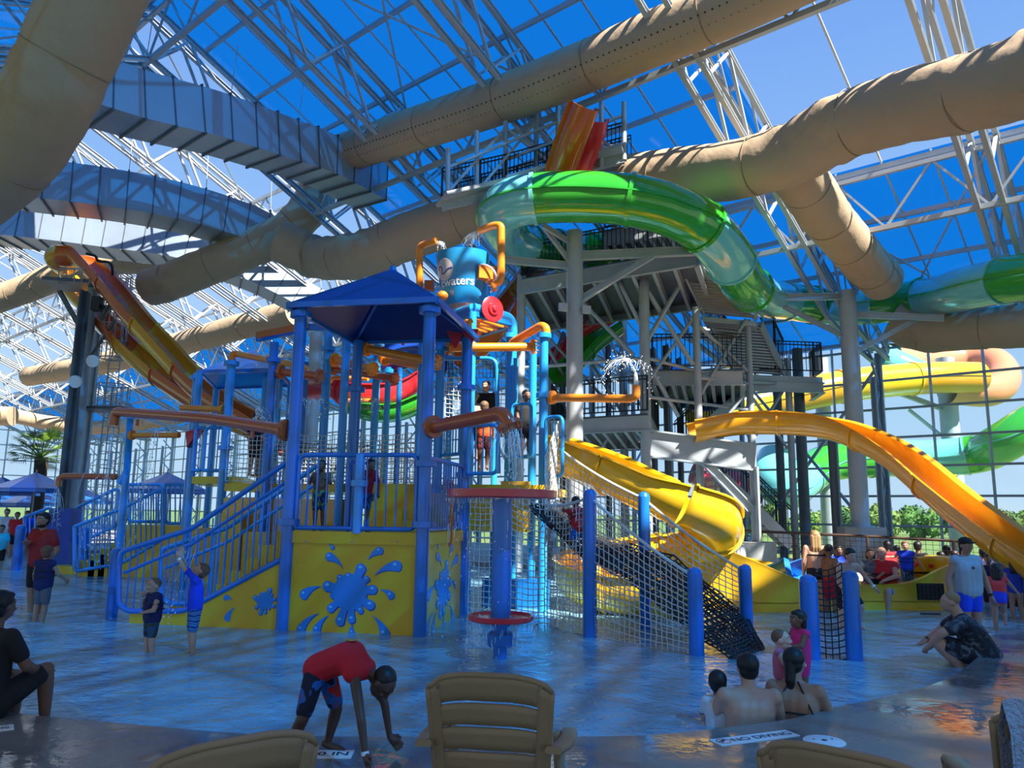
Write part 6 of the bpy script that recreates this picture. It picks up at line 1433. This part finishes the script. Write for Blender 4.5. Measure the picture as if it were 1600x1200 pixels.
# child on the net ramp
c_ = P(908, 845, 12.2)
person('child in red life vest climbing up the black net ramp', V((c_.x, c_.y, c_.z-.32)), 1.18, -165, 'brown',
       dict(pel=(0, 0, .46), che=(-.0, -.10, .60), nek=(0, -.18, .69), hed=(0, -.22, .78), shL=(.1, -.16, .66), shR=(-.1, -.16, .66), elL=(.15, -.28, .66), wrL=(.12, -.38, .72), elR=(-.15, -.26, .62), wrR=(-.12, -.36, .62), hiL=(.05, 0, .44), hiR=(-.05, 0, .44), knL=(.07, -.14, .29), knR=(-.07, -.02, .24), anL=(.07, .0, .13), anR=(-.07, .1, .06), face=(0, -1, .2)), ('black', 'buzz'), ('vest', REDC), ('shorts', cloth('bright blue', (0, 0, 0))), kid=1.15, face=False)
# --- far left people
stand('man in white shirt leaning on the far left stair platform', 196, 764, 20.8, 1.65, -60, 'tan', ('black', 'short'), ('shirt', WHC), ('shorts', BLKC), face=False, vox=.02)
for px, py, Y, h, s, lab, m in [(12, 795, 27, 1.65, 'light', 'distant person in white at the left border', WHC), (28, 800, 26, 1.5, 'tan', 'distant person in red top near the left border', REDC), (44, 798, 28, 1.6, 'tan', 'distant person in blue top left of the far stair', RBL), (4, 820, 22, 1.4, 'tan', 'child in aqua swimsuit wading at the far left', cloth('aqua', (.05, .5, .6))), (66, 797, 30, 1.6, 'light', 'distant person in grey left of the navy sheet', cloth('grey', (0, 0, 0)))]:
    stand(lab, px, py, Y, h, 20, s, ('brown', 'short'), ('shirt', m), ('shorts', BLKC), vox=.025, face=False)
# ================================================================== NEAR THINGS: chairs, deck markers, fence, umbrellas, palm
def make_chair(label):
    t = thing('resin_armchair', label, 'chair', (0, 0, 0), 'beige resin armchairs at the pool edge')
    W0, H0, H1 = .255, .44, .985
    def bp(s, u, off=0):      # backrest surface: s -1..1 across, u 0..1 up
        top = H1-.055*s*s*abs(s)
        w = lerp(.225, .262, u); z = lerp(H0-.02, top, u); y = -.22-.11*u+.05*s*s
        return V((s*w, y+off, z))
    b = MB(); rows = [(0, .09), (.112, .265), (.287, .44), (.462, .62), (.642, .795), (.817, 1.0)]
    slots = [.10, .275, .45, .625, .80]
    us = []; th = .022
    def cell(s0, s1, u0, u1, ns, nu):
        vs = []
        for o in (0, th):
            for j in range(nu+1):
                for i in range(ns+1): vs.append(bp(lerp(s0, s1, i/ns), lerp(u0, u1, j/nu), o))
        m = (ns+1)*(nu+1); f = []
        for j in range(nu):
            for i in range(ns):
                a = j*(ns+1)+i; f.append((a, a+1, a+ns+2, a+ns+1)); f.append((m+a, m+a+ns+1, m+a+ns+2, m+a+1))
        for i in range(ns): f.append((i, m+i, m+i+1, i+1)); a = nu*(ns+1)+i; f.append((a, a+1, m+a+1, m+a))
        for j in range(nu): a = j*(ns+1); f.append((a, a+ns+1, m+a+ns+1, m+a)); a += ns; f.append((a, m+a, m+a+ns+1, a+ns+1))
        b.add(vs, f, True)
    for u0, u1 in rows: cell(-.80, .80, u0, u1, 16, 3)
    cell(-1, -.80, 0, .97, 3, 14); cell(.80, 1, 0, .97, 3, 14); cell(-.86, -.80, .93, 1, 1, 2); cell(.80, .86, .93, 1, 1, 2)
    for s in (-1, 1):
        pts = [bp(s, u, th/2) for u in [i/12*.97 for i in range(13)]]; b.path(pts, .014, 8)
    pts = [bp(-1+2*i/20, 1.0 if abs(-1+2*i/20) < .9 else .975, th/2) for i in range(21)]; b.path(pts, .013, 8)
    b.local('backrest', BEIGE, t)
    b = MB(); b.box((0, .02, .42), (.46, .46, .03)); b.path([V((-.22, .25, .42)), V((.22, .25, .42))], .02, 8); b.local('seat', BEIGE, t)
    for s in (-1, 1):
        b = MB(); q = curve([V((s*.27, -.29, .70)), V((s*.30, -.10, .675)), V((s*.31, .10, .66)), V((s*.30, .24, .64)), V((s*.29, .27, .58))], 6)
        b.sweep(q, [(-.032, -.012), (.032, -.012), (.036, 0), (.028, .014), (-.028, .014), (-.036, 0)]); b.local('armrest', BEIGE, t)
    for sx in (-1, 1):
        b = MB(); b.cap((sx*.25, .23, .62), .026, (sx*.27, .27, .026), .022); b.local('leg', BEIGE, t)
        b = MB(); b.cap((sx*.235, -.22, .55), .026, (sx*.25, -.34, .026), .022); b.local('leg', BEIGE, t)
    return t
ch = make_chair('beige resin armchair with its slotted back in the middle foreground')
c0 = P(778, 1100, 3.35); ch.location = (c0.x, c0.y+.28, 0); ch.rotation_euler = (0, 0, R(-8))
def place(px, Y, rz, lab):
    p = P(px, 1130, Y); return copy_tree(ch, None, (p.x, p.y, 0), R(rz), lab)
place(318, 2.62, 40, 'beige resin armchair cut off at the bottom, left of the middle chair')
place(1362, 2.58, -40, 'beige resin armchair just showing its rounded back at bottom right')
rc = copy_tree(ch, None, (2.11, 3.17, 0), R(-16), 'beige resin armchair with a towel at the bottom right corner')
tw = MB()
TOW = mat('pale towel', (.38, .40, .48), .95, bump=.6, bscale=60)
n = 12; vs = []
top_ = V((1.79, 2.93, 1.0))
for j in range(9):
    for i in range(n+1):
        a = i/n; vs.append(V((top_.x+.34*a, top_.y-.09*a+(-.035 if j < 4 else .035)*min(1, abs(4-j))+.012*math.sin(a*14), top_.z-abs(4-j)*.1+.01*math.sin(a*9))))
vs2 = [v+V((.012, 0, -.012)) for v in vs]; m = (n+1)*9
f = [(j*(n+1)+i, j*(n+1)+i+1, (j+1)*(n+1)+i+1, (j+1)*(n+1)+i) for j in range(8) for i in range(n)]
tw.add(vs+vs2, f+[tuple(m+q for q in reversed(g)) for g in f], True)
tag(tw.build('towel', TOW), 'pale lilac grey towel draped over the right corner chair', 'towel')
# deck markers: white tiles with printed letters
def marker(label, px0, py0, px1, py1, dep_, txt, flip=False, sign=False):
    a, c = G(px0, py0, 0), G(px1, py1, 0); ux = (c-a); L = ux.length; ux.normalize(); uy = V((-ux.y, ux.x, 0))
    t = thing('deck_marker', label, 'pool marker', (a+c)/2, None)
    b = MB(); b.poly([a, c, c+uy*dep_, a+uy*dep_], .006, (0, 0, 1)); b.build('tile', WHITE, t)
    vs, fs = text_mesh(txt, dep_*.62); w0 = min(v.x for v in vs); w1 = max(v.x for v in vs); off = dep_*1.0 if sign else .02
    sx = (L-off-.03)/(w1-w0); b = MB(); b.add([a+ux*(off+(v.x-w0)*sx)+uy*(dep_*.28+v.y)+V((0, 0, .0075)) for v in vs], fs); b.build('lettering', DBLK, t)
    if sign:
        cc = a+ux*dep_*.5+uy*dep_*.5; b = MB()
        rr_, tk = dep_*.36, dep_*.05
        vs = [cc+(ux*math.cos(2*math.pi*i/28)+uy*math.sin(2*math.pi*i/28))*r+V((0, 0, .0085)) for r in (rr_, rr_-tk) for i in range(28)]
        b.add(vs, [(i, (i+1) % 28, 28+(i+1) % 28, 28+i) for i in range(28)]); b.beam(cc-(ux+uy)*rr_*.66+V((0, 0, .0085)), cc+(ux+uy)*rr_*.66+V((0, 0, .0085)), tk, .001); b.build('prohibition_ring', RED, t)
        b = MB(); b.lathe(cc+ux*.01+uy*.02, [(.014, .0078), (.013, .0084)], 10); b.beam(cc-ux*.04-uy*.0+V((0, 0, .008)), cc+ux*.015+uy*.01+V((0, 0, .008)), .014, .001); b.build('diver_symbol', DBLK, t)
    return t
marker('white tile with black depth digits by the hands of the bending boy', 488, 1185, 548, 1185, .165, '0 IN')
marker('white tile with no diving sign near the seated family', 1128, 1166, 1250, 1150, .155, 'NO DIVING', sign=True)
marker('white tile with no diving sign at the left edge by the seated man', -60, 1150, 22, 1140, .15, 'NO DIVING', sign=False)
dc = G(1288, 1159, 0); t = thing('skimmer_lid', 'round white skimmer lid set in the wet deck', 'lid', dc)
b = MB(); b.lathe(dc, [(.15, 0), (.15, .006), (.14, .012)], 40); b.build('lid_plate', WHITE, t)
for dx, dy in ((0, .0), (-.07, .02), (.07, .03)):
    b = MB(); b.lathe(dc+V((dx, dy, .012)), [(.022 if dx == 0 else .009, 0), (.02 if dx == 0 else .008, .002)], 14); b.build('finger_hole', DBLK, t)
# brown mesh fence
FB = mat('brown fence paint', (.07, .035, .02), .6)
fp_ = [P(1130, 829, 21.5), P(1160, 829, 21.3), P(1240, 833, 20.6), P(1355, 838, 19.8), P(1435, 842, 19.3), P(1490, 845, 19), P(1560, 850, 18.6), P(1640, 856, 18.2)]
t = thing('mesh_fence', 'brown rail fence with black netting behind the pool at right', 'fence', V((fp_[3].x, fp_[3].y, 0)))
b = MB(); b.path(fp_, .035, 8); b.path([V((p.x, p.y, .12)) for p in fp_], .03, 8); b.build('rail', FB, t)
for p in fp_: b = MB(); b.tube((p.x, p.y, 0), p, .04, n=8); b.build('fence_post', FB, t)
b = MB()
for p, q in zip(fp_[:-1], fp_[1:]):
    net_mb(b, p, q, V((q.x, q.y, .12)), V((p.x, p.y, .12)), max(2, int((q-p).length/.13)), 8, .006)
b.build('fence_net', BLACKM, t)
# far left fence, umbrellas, palm
def umbrella(px, py, Y, r, lab):
    ap = P(px, py, Y); t = thing('patio_umbrella', lab, 'umbrella', V((ap.x, ap.y, 0)), 'blue umbrellas on the far deck')
    b = MB(); n = 8; rim = [ap+V((math.cos(2*math.pi*i/n)*r, math.sin(2*math.pi*i/n)*r, -r*.42)) for i in range(n)]
    for i in range(n):
        p, q = rim[i], rim[(i+1) % n]; dn = V((0, 0, -.03)); m = (p+q)/2+V((0, 0, -.02)); va_ = V((0, 0, -.14))
        b.add([ap, p, q, ap+dn, p+dn, q+dn], [(0, 1, 2), (5, 4, 3), (1, 4, 5, 2)]); b.add([p, q, q+va_, p+va_], [(0, 1, 2, 3)])
    b.build('canopy', BLUE, t); b = MB(); b.tube((ap.x, ap.y, 0), ap+V((0, 0, .1)), .03, n=8); b.build('pole', WSTEEL, t)
    for i in range(8): b = MB(); b.tube(ap-V((0, 0, .05)), rim[i]-V((0, 0, .04)), .012, n=5); b.build('rib', WSTEEL, t)
umbrella(57, 738, 30, 1.5, 'blue umbrella in front of the palm trunk at far left'); umbrella(4, 745, 31, 1.4, 'blue umbrella cut by the left border')
umbrella(65, 762, 36, 1.7, 'lower blue umbrella beyond the palm'); umbrella(14, 765, 36, 1.6, 'low blue umbrella beyond, near the left border'); umbrella(262, 738, 30, 1.6, 'blue umbrella seen between the far stair and the canopy tower'); umbrella(130, 762, 37, 1.5, 'blue umbrella right of the palm, partly behind the tower legs')
pb = P(65, 715, 33); t = thing('palm_tree', 'palm tree with fan leaves standing on the far left deck', 'palm', V((pb.x, pb.y, 0)))
b = MB(); b.path([V((pb.x, pb.y, 0)), V((pb.x+.05, pb.y, pb.z*.5)), pb], [.3, .24, .26], 12); b.build('trunk', BARK, t)
PALM = mat('palm leaf', (.14, .26, .03), .5, var=.3); rr = random.Random(3)
for k in range(54):
    a = rr.uniform(0, 6.28); el = rr.uniform(-.35, 1.3); d = V((math.cos(a)*math.cos(el), math.sin(a)*math.cos(el), math.sin(el))); L = rr.uniform(.95, 1.35)
    e = pb+d*L*.75; b = MB(); b.tube(pb, e, .015, n=5); s = d.cross(V((0, 0, 1))).normalized(); u = s.cross(d)
    for i in range(-6, 7):
        q = (d*math.cos(i*.17)+s*math.sin(i*.17)); tip = e+q*L*.55+V((0, 0, -.12*abs(i)/6-.08)); w = u.cross(q).normalized()*.022
        m_ = e+q*L*.28; b.add([e, m_+w, tip, m_-w], [(0, 1, 2, 3)])
    b.build('fan_leaf', PALM, t)
# white concrete bin
p = P(1146, 855, 20.5); t = thing('litter_bin', 'pale round ribbed litter bin behind the fence', 'bin', V((p.x, p.y, 0)))
b = MB(); b.lathe((p.x, p.y, 0), [(.28, 0), (.3, .05), (.3, .82), (.26, .9), (.1, .95)], 24)
b.build('bin_body', WHITE, t)
b = MB()
for i in range(20): a = 2*math.pi*i/20; b.tube((p.x+.3*math.cos(a), p.y+.3*math.sin(a), .08), (p.x+.3*math.cos(a), p.y+.3*math.sin(a), .8), .012, n=5)
b.build('rib', CONC, t, kind='stuff')
# ================================================================== MOVING WATER
JW = bpy.data.materials.new('falling water'); JW.use_nodes = True; _t = JW.node_tree; _p = _t.nodes['Principled BSDF']
_p.inputs['Base Color'].default_value = (.85, .92, .97, 1); _p.inputs['Roughness'].default_value = .15; _p.inputs['Alpha'].default_value = .75
def stream(label, pts, r0, r1, n, seed, drops_=60, spread=.06):
    rr = random.Random(seed); pts = curve([V(p) for p in pts], 8); b = MB()
    for k in range(n):
        o = V((rr.gauss(0, 1), rr.gauss(0, 1), rr.gauss(0, .5)))*r0*.8; i0 = rr.randrange(0, max(1, len(pts)//3)); i1 = rr.randrange(len(pts)//2, len(pts))
        q = [pts[i]+o*(1+i/len(pts)*(r1/r0))+V((rr.gauss(0, 1), rr.gauss(0, 1), 0))*.006 for i in range(i0, i1)]
        if len(q) > 2: b.path(q, [max(.002, rr.uniform(.003, .007)*(1-j/len(q)*.6)) for j in range(len(q))], 5)
    for k in range(drops_):
        i = rr.random()**.7*(len(pts)-1); p = lerp(pts[int(i)], pts[min(len(pts)-1, int(i)+1)], i-int(i)); s = rr.uniform(.005, .012)
        b.ell(p+V((rr.gauss(0, 1), rr.gauss(0, 1), rr.gauss(0, 1)))*spread*(.3+i/len(pts)), (s, s, s*1.5), n=6, k=4)
    tag(b.build('water_jet', JW), label, 'water jet', None, 'stuff')
stream('water falling from the rust pipe in front of the tower', [P(797, 667, 10.35), P(799, 700, 10.3), P(800, 762, 10.25)], .07, .09, 46, 1, 120, .06)
stream('water arcing from the right fill pipe into the bucket', [P(748, 363, 15.3), P(738, 372, 15.3), P(733, 395, 15.35)], .05, .1, 30, 2, 20, .03)
stream('water arcing from the left fill pipe into the bucket', [P(683, 377, 15.4), P(691, 382, 15.4), P(694, 394, 15.4)], .03, .06, 18, 3, 10, .02)
stream('spray arching left from the white nozzle on the orange pipe', [P(993, 583, 13.3), P(985, 566, 13.2), P(972, 562, 13.1), P(955, 580, 13), P(940, 608, 12.9)], .03, .1, 12, 4, 160, .10)
stream('spray falling right from the white nozzle on the orange pipe', [P(994, 583, 13.3), P(1001, 566, 13.3), P(1010, 580, 13.4), P(1018, 620, 13.4)], .02, .06, 4, 5, 50, .06)
stream('thin water spouting up from the nozzle on the long rust pipe', [P(398, 655, 12.7), P(405, 640, 12.7), P(412, 650, 12.6), P(418, 690, 12.6)], .02, .05, 5, 6, 70, .05)
stream('tall splash of water falling left of the long rust pipe end', [P(177, 668, 15.9), P(172, 690, 15.8), P(165, 740, 15.7), P(155, 800, 15.6), P(150, 880, 15.5)], .05, .2, 10, 7, 220, .13)
stream('thin falling water beside the far stair rail', [P(243, 668, 15.2), P(235, 720, 15.1), P(215, 800, 15), P(195, 870, 14.9)], .03, .12, 6, 8, 150, .09)
stream('water trickling off the far spray post pipe', [P(91, 762, 18.8), P(89, 790, 18.8), P(87, 830, 18.7)], .04, .08, 14, 9, 50, .05)
stream('streaks of water in front of the front stair', [P(300, 780, 13.2), P(302, 850, 13.2), P(270, 930, 12.6), P(262, 990, 12)], .02, .08, 3, 10, 70, .06)
for i, (x, Y) in enumerate(((440, 15.4), (455, 15.3), (470, 15.2), (485, 15.2), (500, 15.3), (545, 15), (565, 15), (585, 15))):
    stream('small arching jet over the white guard nets, %s from the left' % ordw[i], [P(x-5, 650, Y), P(x-2, 630, Y), P(x+4, 624, Y), P(x+9, 635, Y), P(x+12, 652, Y)], .008, .03, 4, 20+i, 24, .03)
# dripping curtains under the two red discs
rr = random.Random(9); b = MB()
for k in range(170):
    a = rr.uniform(0, 6.283); r = .69; z0 = MZ-.06; L = rr.uniform(.04, .5); zz_ = z0-rr.uniform(0, .5) if rr.random() < .5 else z0
    b.path([V((MQ.x+math.cos(a)*r, MQ.y+math.sin(a)*r, zz_)), V((MQ.x+math.cos(a)*r, MQ.y+math.sin(a)*r, zz_-L*.25))], [.004, .002], 5)
for k in range(90):
    a = rr.uniform(0, 6.283); r = .41+rr.uniform(0, .05); zz_ = z1-rr.uniform(0, .35); b.path([V((MQ.x+math.cos(a)*r, MQ.y+math.sin(a)*r, zz_)), V((MQ.x+math.cos(a)*r, MQ.y+math.sin(a)*r, zz_-.07))], [.004, .002], 5)
for k in range(260):
    a = rr.uniform(0, 6.283); r = rr.uniform(.3, .9); p = V((MQ.x+math.cos(a)*r, MQ.y+math.sin(a)*r, rr.uniform(ZW, 1.9))); s = rr.uniform(.004, .009); b.ell(p, (s, s, s*1.6), n=5, k=4)
tag(b.build('dripping_water', JW), 'drops and thin streams dripping around the red disc feature', 'water', None, 'stuff')
